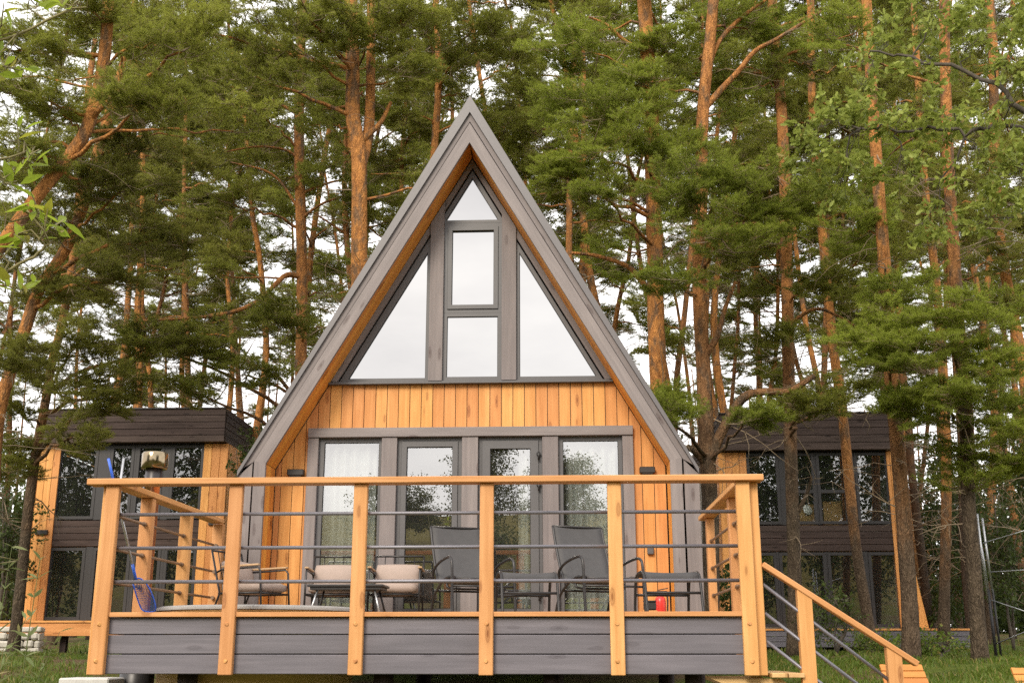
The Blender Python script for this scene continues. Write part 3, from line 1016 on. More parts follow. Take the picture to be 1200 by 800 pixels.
# chimney of the tub's stove, outside the left railing
pc = at(180, 560, 1.35)
ch = thing('stove_chimney', 'copper stove pipe with a shiny steel cap behind the left railing', 'chimney', (pc.x, 1.35, -1.0))
zc0 = at(180, 569, 1.35).z + 1.0; zc1 = at(180, 549, 1.35).z + 1.0; zc2 = at(180, 530, 1.35).z + 1.0
mb = MB(); mb.lathe((0, 0, 0), [(.001, .0), (.068, .0), (.068, zc0), (.072, zc0)], 24); mb.build('pipe', M['copper'], ch)
mb = MB(); mb.lathe((0, 0, 0), [(.080, zc0 - .01), (.082, zc1 + .03), (.05, zc1 + .04)], 24); mb.build('collar', M['blackmetal'], ch)
mb = MB(); mb.lathe((0, 0, 0), [(.07, zc1 + .005), (.122, zc1 - .004), (.130, zc1 + .012), (.130, zc2 - .02), (.122, zc2 - .004), (.001, zc2)], 32); mb.build('cap', M['steel'], ch)
mb = MB(); mb.lathe((0, 0, 0), [(.001, -.02), (.16, -.02), (.16, .55), (.068, .60)], 24); mb.build('stove', M['blackmetal'], ch)

# pool skimmer leaning on the left railing
pa = at(127, 537, .18); pb = at(158, 673, .58); pe = at(175, 714, .70)
nt = thing('skimmer_net', 'blue pool skimmer net on a long pole leaning against the left railing', 'skimmer net', (pe.x, pe.y, 0))
NO = Vector((pe.x, pe.y, 0))
dr = (pb - pa).normalized()
mb = MB(); mb.tube([pa - NO, pa + dr * .30 - NO], .012, 10); mb.build('grip', M['blue'], nt)
mb = MB(); mb.tube([pa + dr * .29 - NO, pb - NO], .0125, 10); mb.build('pole', M['pole'], nt)
mb = MB(); mb.tube([pb - dr * .1 - NO, pb + dr * .05 - NO], .013, 10); mb.build('socket', M['blue'], nt)
u = (at(182, 714, 1.05) - at(160, 690, 1.0)).normalized()
c0 = at(161, 690, .66); sd = Vector((.5, -.1, -.22)).normalized()
hp = [c0, at(156, 684, .62), at(162, 704, .70), at(168, 715, .74), at(182, 715, .74), at(179, 698, .68), at(171, 683, .63), at(162, 677, .60)]
hp = [p_ for p_ in hp[1:]]
mb = MB(); mb.tube([p_ - NO for p_ in smooth_path(hp + [hp[0]], 4)], .0065, 8); mb.build('hoop', M['blue'], nt)
mb = MB(); ce = sum(hp, Vector()) / len(hp) + Vector((0, .07, -.01))
hq = smooth_path(hp + [hp[0]], 4)
vs = [p_ - NO for p_ in hq] + [ce - NO]
mb.add(vs, [(i, i + 1, len(vs) - 1) for i in range(len(hq) - 1)], [tuple(v) for v in vs], .5, 0, True); mb.build('mesh_bag', M['net'], nt)
pr = at(145, 537, .30); pr2 = Vector((pr.x - .12, .42, 0))
mb = MB(); o_ = Vector((pr2.x, pr2.y, 0)); mb.tube([pr - o_, pr2 - o_], .011, 10); br = mb.build('broom_pole', M['pole'], None, o_)
tag(br, 'thin bare metal pole standing in the left corner of the deck railing', 'pole')

# extinguisher, lantern box on a little wooden crate
q = at(774.5, 700, 2.9)
fx = thing('fire_extinguisher', 'red fire extinguisher standing on the deck beside the right wall', 'fire extinguisher', (q.x, 3.0, 0))
mb = MB(); mb.lathe((0, 0, 0), [(.001, 0), (.055, 0), (.060, .01), (.060, .20), (.052, .235), (.025, .26), (.020, .275)], 24); mb.build('cylinder_body', M['red'], fx)
mb = MB(); mb.lathe((0, 0, 0), [(.020, .27), (.024, .30), (.001, .305)], 16); mb.box((.02, 0, .305), (.11, .022, .014)); mb.box((.03, 0, .33), (.12, .022, .010), Matrix.Rotation(-.2, 3, 'Y')); mb.build('valve', M['black'], fx)
mb = MB(); mb.tube(smooth_path([(.02, -.01, .29), (.075, -.02, .25), (.075, -.02, .12), (.072, -.02, .06)], 4), .009, 8); mb.build('hose', M['black'], fx)
q = at(763, 700, 2.9)
cr = thing('wooden_crate', 'small orange wooden crate under the dark box beside the extinguisher', 'crate', (q.x, 3.02, 0))
mb = MB()
for z in (.035, .085): mb.box((0, -.06, z), (.17, .012, .04)); mb.box((0, .06, z), (.17, .012, .04)); mb.box((-.08, 0, z), (.012, .11, .04)); mb.box((.08, 0, z), (.012, .11, .04))
mb.build('slats', M['rail'], cr)
bx = thing('dark_box', 'small dark box lying on the wooden crate beside the extinguisher', 'box', (q.x, 3.02, .107))
mb = MB(); mb.box((0, 0, .045), (.15, .11, .088), None, .012); mb.build('body', M['black'], bx)
mb = MB(); mb.box((0, 0, .096), (.156, .116, .014), None, .005); mb.build('lid', M['blackmetal'], bx)
# ================================================================== SKY, SUN
W = bpy.data.worlds.new('World'); SC.world = W; W.use_nodes = True
wt = W.node_tree; wt.nodes.clear()
wo = wt.nodes.new('ShaderNodeOutputWorld'); bg = wt.nodes.new('ShaderNodeBackground'); bg.inputs[1].default_value = 0.13
sky = wt.nodes.new('ShaderNodeTexSky'); sky.sky_type = 'NISHITA'; sky.sun_disc = False
sky.sun_elevation = math.radians(34); sky.sun_rotation = math.radians(200); sky.dust_density = 3.0
tc = wt.nodes.new('ShaderNodeTexCoord')
sc_ = wt.nodes.new('ShaderNodeVectorMath'); sc_.operation = 'MULTIPLY'; sc_.inputs[1].default_value = (1, 1, 2.6); wt.links.new(tc.outputs['Generated'], sc_.inputs[0])
n1 = wt.nodes.new('ShaderNodeTexNoise'); n1.inputs['Scale'].default_value = 2.2; n1.inputs['Detail'].default_value = 6; n1.inputs['Roughness'].default_value = .55
wt.links.new(sc_.outputs[0], n1.inputs['Vector'])
rp = wt.nodes.new('ShaderNodeValToRGB'); e = rp.color_ramp.elements
e[0].position = .3; e[0].color = (5.6, 5.5, 5.6, 1); e[1].position = .68; e[1].color = (9.2, 8.9, 8.6, 1)
wt.links.new(n1.outputs[0], rp.inputs[0])
mx = wt.nodes.new('ShaderNodeMix'); mx.data_type = 'RGBA'; mx.inputs[0].default_value = .95     # nearly closed cloud cover
wt.links.new(sky.outputs[0], mx.inputs[6]); wt.links.new(rp.outputs[0], mx.inputs[7])
wt.links.new(mx.outputs[2], bg.inputs[0]); wt.links.new(bg.outputs[0], wo.inputs[0])

sd_ = bpy.data.lights.new('sun', 'SUN'); sd_.energy = 1.5; sd_.angle = math.radians(22); sd_.color = (1, .90, .74)
so = bpy.data.objects.new('sun', sd_); COL.objects.link(so)
az = math.radians(200); el = math.radians(34)
sdir_ = Vector((math.sin(az) * math.cos(el), math.cos(az) * math.cos(el), math.sin(el)))
so.rotation_euler = (-sdir_).to_track_quat('-Z', 'Y').to_euler(); so.location = sdir_ * 60
SC.view_settings.view_transform = 'Standard'; SC.view_settings.look = 'None'
SC.view_settings.exposure = 1.12; SC.view_settings.gamma = 1.0; SC.view_settings.use_curve_mapping = False
SC.cycles.max_bounces = 8; SC.cycles.transparent_max_bounces = 24; SC.cycles.diffuse_bounces = 4; SC.cycles.glossy_bounces = 3
SC.cycles.use_denoising = False; SC.cycles.use_adaptive_sampling = False

# ================================================================== GROUND
GY = [-400, -90, -60, -34, -20, -9, -2, 0, 4, 6, 8, 19, 40, 80, 200]
GZ = [9.5, 9.5, 8.6, 3.0, -1.2, -1.95, -1.30, -1.15, -.98, -.74, -.50, -.40, .3, 1.0, 2.0]
def ground(x, y):
    z = np.interp(y, GY, GZ)
    side = np.clip((np.abs(x + .4) - 3.2) / 2.5, 0, 1) * np.interp(y, [-3, 1, 5, 8], [0, .30, .22, 0])
    b = .05 * np.sin(x * 1.3 + .7 * y) + .04 * np.sin(.9 * y - 1.7 * x + 2) + .02 * np.sin(3.1 * x) * np.cos(2.7 * y)
    return z + side + b * np.interp(y, [-12, -6, 30], [.6, 1, 1])
gx = np.concatenate([np.linspace(-250, -32, 16), np.linspace(-30, 30, 121), np.linspace(32, 250, 16)])
gy = np.concatenate([np.linspace(-380, -62, 14), np.linspace(-60, -12, 33), np.linspace(-11.6, 32, 110), np.linspace(34, 190, 18)])
XX, YY = np.meshgrid(gx, gy, indexing='ij'); ZZ = ground(XX, YY)
nx_, ny_ = len(gx), len(gy)
vv = np.stack([XX, YY, ZZ], -1).reshape(-1, 3)
ii, jj = np.meshgrid(np.arange(nx_ - 1), np.arange(ny_ - 1), indexing='ij'); a = (ii * ny_ + jj).ravel()
ff = np.concatenate([np.stack([a, a + ny_, a + ny_ + 1], 1), np.stack([a, a + ny_ + 1, a + 1], 1)])
t = NT('forest_ground'); gp = t.n('ShaderNodeNewGeometry').outputs['Position']
n0 = t.noise(gp, .55, 4, .6); n1_ = t.noise(gp, 5, 5, .65); n2_ = t.noise(gp, 26, 4, .7)
lit = t.mix(t.ramp(n2_, [(.3, 0), (.7, 1)]), (.055, .036, .020), (.17, .115, .06))
grn = t.mix(t.ramp(n1_, [(.3, 0), (.7, 1)]), (.045, .070, .012), (.135, .160, .030))
sp = t.n('ShaderNodeSeparateXYZ'); t.l(gp, sp.inputs[0])
mead = t.n('ShaderNodeMapRange', clamp=True); t.l(sp.outputs[1], mead.inputs[0]); mead.inputs[1].default_value = -24; mead.inputs[2].default_value = -40
c = t.mix(t.ramp(n0, [(.38, 0), (.56, 1)]), lit, grn)
c = t.mix(mead.outputs[0], c, t.mix(n0, (.075, .062, .012), (.17, .135, .022)))
t.principled(c, .95, 0, n2_, .8, .05, .1)
g = tri_mesh('ground', [(vv, ff, 0, np.full(len(vv), .5))], [t.m]); tag(g, kind='structure')
for p_ in g.data.polygons: p_.use_smooth = True


# ================================================================== THE TWO DARK CABINS BEHIND
def far_house(name, label, Y, depth, roof, xs_end, bands, upper, lower, zF_px, right_fin=None, side=None, posts=(), insides=()):
    """all positions surveyed on the facade plane Y; the house has its own rooms behind the panes"""
    zF = at(600, zF_px, Y).z
    zR = at(600, bands['roof_bottom'], Y).z; zT = at(600, bands['roof_top'], Y).z
    zm0 = at(600, bands['mid_bottom'], Y).z; zm1 = at(600, bands['mid_top'], Y).z
    yref = 620
    def X(px, py=yref): return at(px, py, Y).x
    x0, x1 = X(*xs_end[0]), X(*xs_end[1])
    org = Vector(((x0 + x1) / 2, Y, zF))
    h = thing(name, label, 'cabin', org)
    def add(mb, nm, mat, par=None):
        o = mb.build(nm, mat, par or h); 
        o.data.transform(Matrix.Translation(-org)); return o
    rx0, rx1 = X(roof[0], 505), X(roof[1], 505)
    mb = MB(); n = 5
    for k in range(n):
        za, zb_ = zR + (zT - zR) * k / n, zR + (zT - zR) * (k + 1) / n
        mb.box(((rx0 + rx1) / 2, Y - .30, (za + zb_) / 2), (rx1 - rx0, .04, zb_ - za - .012), None, .006)
        for xx in (rx0, rx1): mb.box((xx, Y - .30 + depth / 2 + .02, (za + zb_) / 2), (.04, depth - .05, zb_ - za - .012), None, .006)
    add(mb, 'roof_fascia', M['dark'])
    mb = MB(); mb.box(((rx0 + rx1) / 2, Y - .30 + depth / 2, zT - .03), (rx1 - rx0 - .05, depth - .06, .04)); mb.box(((rx0 + rx1) / 2, Y - .30 + depth / 2, zR + .03), (rx1 - rx0 - .05, depth - .06, .05))
    mb.box(((rx0 + rx1) / 2, Y - .31, zT + .01), (rx1 - rx0 + .06, .10, .03)); add(mb, 'roof', M['darkframe'])
    # mid band
    mb = MB(); n = 4
    for k in range(n):
        za, zb_ = zm0 + (zm1 - zm0) * k / n, zm0 + (zm1 - zm0) * (k + 1) / n
        mb.box(((x0 + x1) / 2, Y - .03, (za + zb_) / 2), (x1 - x0, .04, zb_ - za - .012), None, .006)
    add(mb, 'band_boards', M['dark'])
    # orange ends
    for (a, pa, b, pb) in posts:
        mb = MB()
        xa, xb = X(a, pa), X(b, pb); nb = max(2, int(abs(xb - xa) / .17))
        for k in range(nb):
            u, v = xa + (xb - xa) * k / nb, xa + (xb - xa) * (k + 1) / nb
            mb.box(((u + v) / 2, Y - .055, (zF + zR) / 2), (v - u - .008, .06, zR - zF - .02), None, .005)
        add(mb, 'end_wall', M['orange'])
    for xx in (x0 + .03, x1 - .03):
        mb = MB()
        for k in range(int(depth * .55 / .17)):
            mb.box((xx, Y + .06 + .085 + k * .17, (zF + zR) / 2), (.04, .162, zR - zF - .02), None, .005)
        add(mb, 'side_wall', M['orange'])
    if right_fin:
        (ax, ay), (bx, by) = right_fin
        p0 = at(ax, ay, Y - .05); p1 = at(bx, by, Y - .05)
        mb = MB(); mb.prism([(p0.x - .02, Y - .02, p0.z), (p1.x, Y - .02, zF), (x1 + .002, Y - .02, zF), (x1 + .002, Y - .02, p0.z)], (0, .12, 0)); add(mb, 'end_fin', M['orange'])
    # back, room floors, inner walls
    mb = MB()
    mb.box(((x0 + x1) / 2, Y + depth - .6, (zF + zR) / 2), (x1 - x0 - .1, .06, zR - zF)); mb.box(((x0 + x1) / 2, Y + depth / 2 - .2, (zm0 + zm1) / 2), (x1 - x0 - .12, depth - .9, zm1 - zm0 - .1))
    mb.box(((x0 + x1) / 2, Y + depth / 2 - .2, zF + .01), (x1 - x0 - .12, depth - .9, .06))
    for xx in (x0 + .07, x1 - .07): mb.box((xx, Y + depth / 2 - .2, (zF + zR) / 2), (.03, depth - .9, zR - zF))
    add(mb, 'inner_wall', M['wallint'])
    for (grp, za, zb_) in ((upper, zm1, zR), (lower, zF, zm0)):
        for it in grp:
            (a, b), py = it[0], it[1]; trs = it[2] if len(it) > 2 else None
            xa, xb = X(a, py), X(b, py)
            mb = MB(); poly = rect(xa, xb, za + .03, zb_ - .03)
            ins = frame_ring(mb, poly, .075, Y - .05, .10)
            if trs: 
                zz_ = at(600, trs, Y).z; mb.box(((xa + xb) / 2, Y, zz_), (xb - xa - .14, .09, .09))
            w = add(mb, 'window', M['darkframe'])
            gb = MB(); i2 = inset(ins, -.01); gb.prism([(p_[0], Y - .0, p_[1]) for p_ in i2], (0, .01, 0)); add(gb, 'pane', M['farpane'], w)
    mb = MB()
    for it in insides: pass
    xsw = sorted([(X(a, py), X(b, py)) for grp in (upper,) for (a, b), py, *_ in grp])
    for (grp, za, zb_) in ((upper, zm1, zR), (lower, zF, zm0)):
        xs_ = sorted([(X(i[0][0], i[1]), X(i[0][1], i[1])) for i in grp])
        for (a, b), (c_, d_) in zip(xs_, xs_[1:]):
            if c_ - b > .03: mb.box(((b + c_) / 2, Y + .0, (za + zb_) / 2), (c_ - b - .004, .08, zb_ - za - .02), None, .005)
    if mb.V: add(mb, 'wall_post', M['darkframe'])
    return h, zF, x0, x1, zm1, add


YLH = 18.5
lh, zFL, lx0, lx1, lzm, ladd = far_house('dark_cabin', 'two-storey dark board cabin with flat roof left of the A-frame', YLH, 6.5, (50, 267.5),
    ((20, 720), (268, 540)), dict(roof_top=478, roof_bottom=517, mid_top=607, mid_bottom=638),
    [((67, 114), 560), ((128, 156), 560), ((159, 191), 560), ((200, 238), 560)], [((54, 97), 690), ((106, 150), 690), ((153, 186), 690), ((190, 228), 690)], 727,
    posts=((20, 720, 53, 720), (238, 560, 268, 540)))
mb = MB(); xx_ = at(27, 624, YLH).x + .35; mb.box((at(51, 624, YLH).x, YLH - .10, at(51, 624, YLH).z), (.32, .10, .12), None, .01); ladd(mb, 'wall_lamp', M['lampshade']); mb = MB(); mb.box((at(252, 613, YLH).x, YLH - .10, at(252, 613, YLH).z), (.26, .10, .12), None, .01); ladd(mb, 'wall_lamp', M['lampshade'])
lt = thing('cabin_terrace', 'orange-edged low timber terrace under the left dark cabin', 'terrace', (lx0, YLH - 1.5, -.5))
z0_, z1_ = at(70, 745, YLH - 2).z, at(70, 727, YLH - 2).z
xa_, xb_ = at(-60, 735, YLH - 2).x, lx1 + .6
mb = MB(); mb.box(((xa_ + xb_) / 2, YLH - 2.02, (z0_ + z1_) / 2 - .02), (xb_ - xa_, .05, z1_ - z0_ - .05), None, .006); mb.box(((xa_ + xb_) / 2, YLH - 1.1, z1_ - .02), (xb_ - xa_, 1.95, .045), None, .006, 0)
o = mb.build('boards', M['orange'], lt); o.data.transform(Matrix.Translation(-lt.location))
for k in range(6):
    mb = MB(); mb.box((xa_ + .5 + k * (xb_ - xa_ - 1) / 5, YLH - 1.7, z0_ - .25), (.14, .14, .6))
    o = mb.build('pier', M['dark'], lt); o.data.transform(Matrix.Translation(-lt.location))
# chalk-white stone wall below it
sw = thing('stone_wall', 'low wall of pale grey rough stones at the far left edge', 'stone wall', (at(20, 760, YLH - 2.4).x, YLH - 2.4, -.6))
mb = MB(); wx0, wx1 = at(-70, 750, YLH - 2.4).x, at(49, 750, YLH - 2.4).x; wz0, wz1 = at(20, 764, YLH - 2.4).z - .3, at(20, 734, YLH - 2.4).z
z_ = wz0
while z_ < wz1 - .02:
    hgt = min(random.uniform(.10, .19), wz1 - z_); x_ = wx0
    while x_ < wx1:
        l_ = min(random.uniform(.15, .42), wx1 - x_ + .02)
        mb.box((x_ + l_ / 2, YLH - 2.45 + random.uniform(-.04, .04), z_ + hgt / 2), (l_ - .02, .26, hgt - .018), Matrix.Rotation(random.uniform(-.08, .08), 3, 'Y') @ Matrix.Rotation(random.uniform(-.12, .12), 3, 'X'), .035)
        x_ += l_
    z_ += hgt
o = mb.build('stones', M['snow'], sw); o.data.transform(Matrix.Translation(-sw.location))

YRH = 20.0
rh, zFR, rx0, rx1, rzm, radd = far_house('dark_cabin', 'two-storey dark board cabin with flat roof behind pine trunks right of the A-frame', YRH, 6.5, (842, 1043),
    ((842, 560), (1046, 560)), dict(roof_top=490, roof_bottom=532, mid_top=617, mid_bottom=647),
    [((876, 914), 575), ((923, 956), 575, 578), ((958, 993), 575, 578), ((1003, 1043), 575)], [((880, 912), 690), ((915, 970), 690), ((972, 1014), 690), ((1020, 1058), 690)], 736,
    right_fin=((1041, 536), (1089, 735)), posts=((842, 560, 875, 560), (1043, 600, 1051, 600)))
# things seen through its panes
q = at(972, 598, YRH + .5)
cb = thing('cardboard_box', 'brown cardboard box behind the upper window of the right dark cabin', 'box', (q.x, YRH + .32, rzm))
mb = MB(); mb.box((0, 0, .30), (.48, .35, .66), None, .01); mb.build('carton', M['card'], cb)
mb = MB(); mb.box((-.1, -.02, .61), (.2, .36, .012), Matrix.Rotation(.25, 3, 'Y')); mb.box((.1, -.02, .61), (.2, .36, .012), Matrix.Rotation(-.25, 3, 'Y')); mb.build('flap', M['card'], cb)
q = at(944, 598, YRH + .5)
cb2 = thing('cardboard_box', 'brown carton with a white disc behind the upper window beside the grey trunk', 'box', (q.x, YRH + .32, rzm))
mb = MB(); mb.box((0, 0, .28), (.48, .35, .56), None, .01); mb.build('carton', M['card'], cb2)
mb = MB(); mb.lathe((0, 0, 0), [(.001, 0), (.13, .0), (.14, .01), (.13, .02), (.001, .02)], 20); o = mb.build('disc', M['white'], cb2); o.rotation_euler = (1.4, .0, .3); o.location = (-.02, -.19, .42)
mb = MB()
for k in range(9):
    xq = at(968 + k * 6, 690, YRH + 2).x; mb.box((xq, YRH + 2.2, zFR + 1.25), (.06, .08, 2.4), None, .005)
sl_ = radd(mb, 'slat_screen', M['winebrown'])
# its terrace
rt = thing('cabin_terrace', 'dark plank terrace with an orange edge under the right dark cabin', 'terrace', (rx1, YRH - 1.5, -.4))
xa_, xb_ = at(860, 745, YRH - 1.6).x, at(1136, 745, YRH - 1.6).x; z1_, z0_ = at(1000, 736, YRH - 1.6).z, at(1000, 758, YRH - 1.6).z
mb = MB()
for k in range(3):
    za, zb_ = z0_ + (z1_ - .05 - z0_) * k / 3, z0_ + (z1_ - .05 - z0_) * (k + 1) / 3
    mb.box(((xa_ + xb_) / 2, YRH - 1.6, (za + zb_) / 2), (xb_ - xa_, .04, zb_ - za - .01), None, .005)
    mb.box((xb_ - .02, YRH + .9, (za + zb_) / 2), (.04, 5, zb_ - za - .01), None, .005)
o = mb.build('skirt', M['skirt'], rt); o.data.transform(Matrix.Translation(-rt.location))
mb = MB(); mb.box(((xa_ + xb_) / 2, YRH - 1.6, z1_ - .025), (xb_ - xa_ + .05, .10, .045), None, .006); mb.box(((xa_ + xb_) / 2, YRH + .9, z1_ - .03), (xb_ - xa_ - .02, 4.9, .04), None, .006, 0)
o = mb.build('edge_board', M['orange'], rt); o.data.transform(Matrix.Translation(-rt.location))
for k in range(6):
    mb = MB(); mb.box((xa_ + .4 + k * (xb_ - xa_ - .8) / 5, YRH - 1.3, z0_ - .2), (.14, .14, .7))
    o = mb.build('pier', M['dark'], rt); o.data.transform(Matrix.Translation(-rt.location))


# ================================================================== GARDEN LOUNGERS, FRAMES, SLAB
def garden_chair(label):
    """wooden garden lounger: slatted reclined back between two cheeks, low seat, broad arms"""
    t = thing('garden_chair', label, 'garden chair', group='wooden garden chairs on the grass')
    R = Matrix.Rotation(math.radians(-28), 3, 'X')
    for k in range(9):
        u = .30 + k * .085; w = .62 - .012 * k
        mb = MB(); mb.box((0, .12 + math.sin(math.radians(28)) * u, .18 + math.cos(math.radians(28)) * u), (w, .022, .078), R, .005); mb.build('slat', M['bench'], t)
    mb = MB()
    for s in (-1, 1):
        mb.beam((s * .27, .11, .2), (s * .22, .12 + math.sin(.49) * 1.02 + .03, .18 + math.cos(.49) * 1.02), .05, .03, (1, 0, 0))
        mb.beam((s * .29, -.62, .36), (s * .29, .62, .04), .11, .03, (0, 0, 1)); mb.beam((s * .29, -.58, .0), (s * .29, -.58, .58), .09, .03, (0, 1, 0))
    mb.build('leg', M['bench'], t)
    mb = MB()
    for k in range(6): mb.box((0, -.55 + k * .105, .40 - k * .03), (.60, .09, .022), Matrix.Rotation(-.28, 3, 'X'), .004)
    mb.build('seat', M['bench'], t)
    mb = MB()
    for s in (-1, 1): mb.box((s * .36, -.2, .59), (.13, .78, .025), None, .008)
    mb.build('armrest', M['bench'], t)
    return t
for (px, py, lab) in ((1086, 779, 'orange slatted garden chair on the grass beyond the stair handrail'), (1247, 783, 'orange slatted garden chair cut off by the right edge of the photo')):
    Yc = 3.6; g_ = garden_chair(lab); q = at(px, py, Yc); top = .18 + math.cos(math.radians(28)) * (.30 + 8 * .085 + .04)
    g_.location = (q.x, Yc, q.z - top); g_.rotation_euler = (0, 0, math.radians(12))

# scaffold of thin poles at the right
Yp = 12.5
pf = thing('pole_frame', 'tall frame of thin leaning metal poles at the right edge of the wood', 'frame', (at(1160, 770, Yp).x, Yp, -.45))
def pp(px, py, dy=0): return at(px, py, Yp + dy) - pf.location
for a, b, r in (((1145, 602), (1158, 706), .022), ((1151, 607), (1163, 694), .022), ((1158, 690), (1170, 790), .03), ((1163, 690), (1176, 790), .022)):
    mb = MB(); mb.tube([pp(*a), pp(*b)], r, 8); mb.build('pole', M['pole' if b[1] < 720 else 'darkframe'], pf)
for a, b in (((1160, 670), (1225, 666)), ((1160, 702), (1225, 724)), ((1167, 754), (1225, 730)), ((1152, 636), (1225, 614))):
    mb = MB(); mb.tube([pp(*a), pp(b[0], b[1], -.6)], .012, 6); mb.build('crossbar', M['pole'], pf)
mb = MB(); mb.tube([pp(1148, 622, 0), pp(1160, 700), pp(1230, 790, 1)][:2], .008, 6); mb.build('cable', M['pole'], pf)
# small shed shape behind the frame
# pale slab + black sack under the left corner
q = at(108, 797, 1.0)
sb = MB(); sb.box((0, 0, .0), (.46, .40, .10), None, .012); o = sb.build('concrete_slab', M['conc'], None, (q.x, 1.0, at(108, 794, .8).z - .05))
tag(o, 'pale concrete slab lying on blocks under the left corner of the deck', 'slab')
gz_ = float(ground(np.array(q.x), np.array(1.0)))
blk = MB(); hb = o.location.z - .05 - gz_ + .06; blk.box((0, 0, hb / 2), (.36, .3, hb), None, .02); b_ = blk.build('block_stack', M['conc'], None, (q.x, 1.0, gz_ - .06)); tag(b_, 'stacked concrete block carrying the pale slab under the deck corner', 'block')
# ================================================================== FOLIAGE TOOLKIT
def unit(v): return v / np.maximum(np.linalg.norm(v, axis=-1, keepdims=True), 1e-9)


def needles_from(pts, dirs, per, length, width, spread, r):
    """pts, dirs (n,3): 'per' thin blades at each point fanning round its direction"""
    p = np.repeat(pts, per, 0); d = np.repeat(dirs, per, 0); n = len(p)
    v = unit(d * spread + unit(r.normal(size=(n, 3))))
    ln = length * r.uniform(.65, 1.2, (n, 1))
    sd = unit(np.cross(v, r.normal(size=(n, 3)))) * width * .5
    p = p + d * r.uniform(-.03, .03, (n, 1))
    tri = np.stack([p - sd, p + sd, p + v * ln + np.array([0, 0, -.006])], 1)
    tn = np.repeat(np.repeat(r.uniform(0, 1, (len(pts), 1)), per, 0) * .7 + r.uniform(0, .3, (n, 1)), 3, 1)
    return tri.reshape(-1, 3), tn.reshape(-1)


def twig_prism(a, b, ra, rb):
    """three-sided twigs from a to b (n,3)"""
    d = unit(b - a); u = unit(np.cross(d, np.array([.3, .2, 1.0]) + 0 * d)); v = np.cross(d, u)
    n = len(a); vs = []
    for k in range(3):
        an = 2.094 * k; o = u * math.cos(an) + v * math.sin(an)
        vs += [a + o * ra, b + o * rb]
    V = np.stack(vs, 1)                       # n,6,3
    f = np.array([[0, 2, 3], [0, 3, 1], [2, 4, 5], [2, 5, 3], [4, 0, 1], [4, 1, 5]])
    F = (np.arange(n)[:, None, None] * 6 + f[None]).reshape(-1, 3)
    return V.reshape(-1, 3), F


def make_bough(r, per, nl, nw, ntw=11):
    """a pine bough a metre long, heading +x: axis, side twigs, needle tufts at the twig ends"""
    ax = lambda s: np.array([s, .04 * math.sin(3 * s), -.10 * s + .16 * s * s])
    A, B, P, Dv = [], [], [], []
    prev = ax(0)
    for s in np.linspace(.12, 1, 7):
        q = ax(s); A.append(prev); B.append(q); prev = q
    for i in range(ntw):
        s = .22 + .78 * (i + r.uniform(-.3, .3)) / ntw; sg = 1 if i % 2 else -1
        an = sg * r.uniform(.55, 1.15); l = (.50 * (1.15 - s) + .12) * r.uniform(.7, 1.25)
        d = unit(np.array([math.cos(an), math.sin(an), r.uniform(-.05, .5)])); a = ax(s)
        b = a + d * l + np.array([0, 0, .05 * l]); A.append(a); B.append(b)
        k = max(2, int(l / .065))
        for j in range(k):
            u = .3 + .7 * j / max(1, k - 1); P.append(a + (b - a) * u); Dv.append(unit(d + np.array([0, 0, .35])))
        if l > .3:
            for sg2 in (-1, 1):
                m = a + (b - a) * .5; an2 = an + sg2 * .8; d2 = unit(np.array([math.cos(an2), math.sin(an2), r.uniform(0, .5)])); e_ = m + d2 * l * .45
                A.append(m); B.append(e_)
                for u in (.45, .75, 1.0): P.append(m + (e_ - m) * u); Dv.append(unit(d2 + np.array([0, 0, .35])))
    for s in np.linspace(.72, 1, 5): P.append(ax(s)); Dv.append(unit(np.array([1, 0, .3])))
    P, Dv = np.array(P), np.array(Dv)
    nv, nt_ = needles_from(P, Dv, per, nl, nw, .75, r)
    tv, tf = twig_prism(np.array(A), np.array(B), .006, .003)
    return nv, nt_, tv, tf


R0 = np.random.default_rng(3)
BOUGH_HI = [make_bough(R0, 19, .088, .0078) for _ in range(7)]
BOUGH_LO = [make_bough(R0, 7, .11, .017, 9) for _ in range(6)]


class Crown:
    """collects boughs of one tree's crown"""
    def __init__(s, seed): s.parts = []; s.r = np.random.default_rng(seed); s.tw = []

    def bough(s, pos, head, size, lib, tone=0.0, droop=0.0):
        r = s.r; nv, nt_, tv, tf = lib[r.integers(len(lib))]
        x = unit(np.array(head, float)); up = unit(np.array([r.normal() * .3, r.normal() * .3, 1.0]))
        y = unit(np.cross(up, x)); z = np.cross(x, y)
        Rm = np.stack([x, y, z], 1) * size
        v = nv @ Rm.T + pos; s.parts.append((v, np.arange(len(v)).reshape(-1, 3), 0, np.clip(nt_ * .75 + tone, 0, 1)))
        t2 = tv @ Rm.T + pos; s.parts.append((t2, tf, 1, np.full(len(t2), .5)))

    def blob(s, c, rad, n, lib, out, size=(.55, .95), tone=None):
        """a tier of boughs round c, heading away from 'out' origin"""
        r = s.r; starts = []
        tone = r.uniform(-.05, .2) if tone is None else tone
        for _ in range(n):
            q = r.normal(size=3); q = q / np.linalg.norm(q) * r.uniform(0, 1) ** .45
            p = c + q * rad
            h = np.array([p[0] - out[0], p[1] - out[1], 0]); h = unit(h) if np.linalg.norm(h) > .2 else unit(np.array([r.normal(), r.normal(), 0]))
            a = r.uniform(-1.25, 1.25); h = np.array([h[0] * math.cos(a) - h[1] * math.sin(a), h[0] * math.sin(a) + h[1] * math.cos(a), r.uniform(-.25, .45)])
            sz = r.uniform(*size); st = p - unit(h) * sz * .5
            s.bough(st, h, sz, lib, tone + .15 * q[2]); starts.append(st)
        return starts

    def build(s, name, mats, parent, loc=None):
        return tri_mesh(name, s.parts, mats, parent, loc)


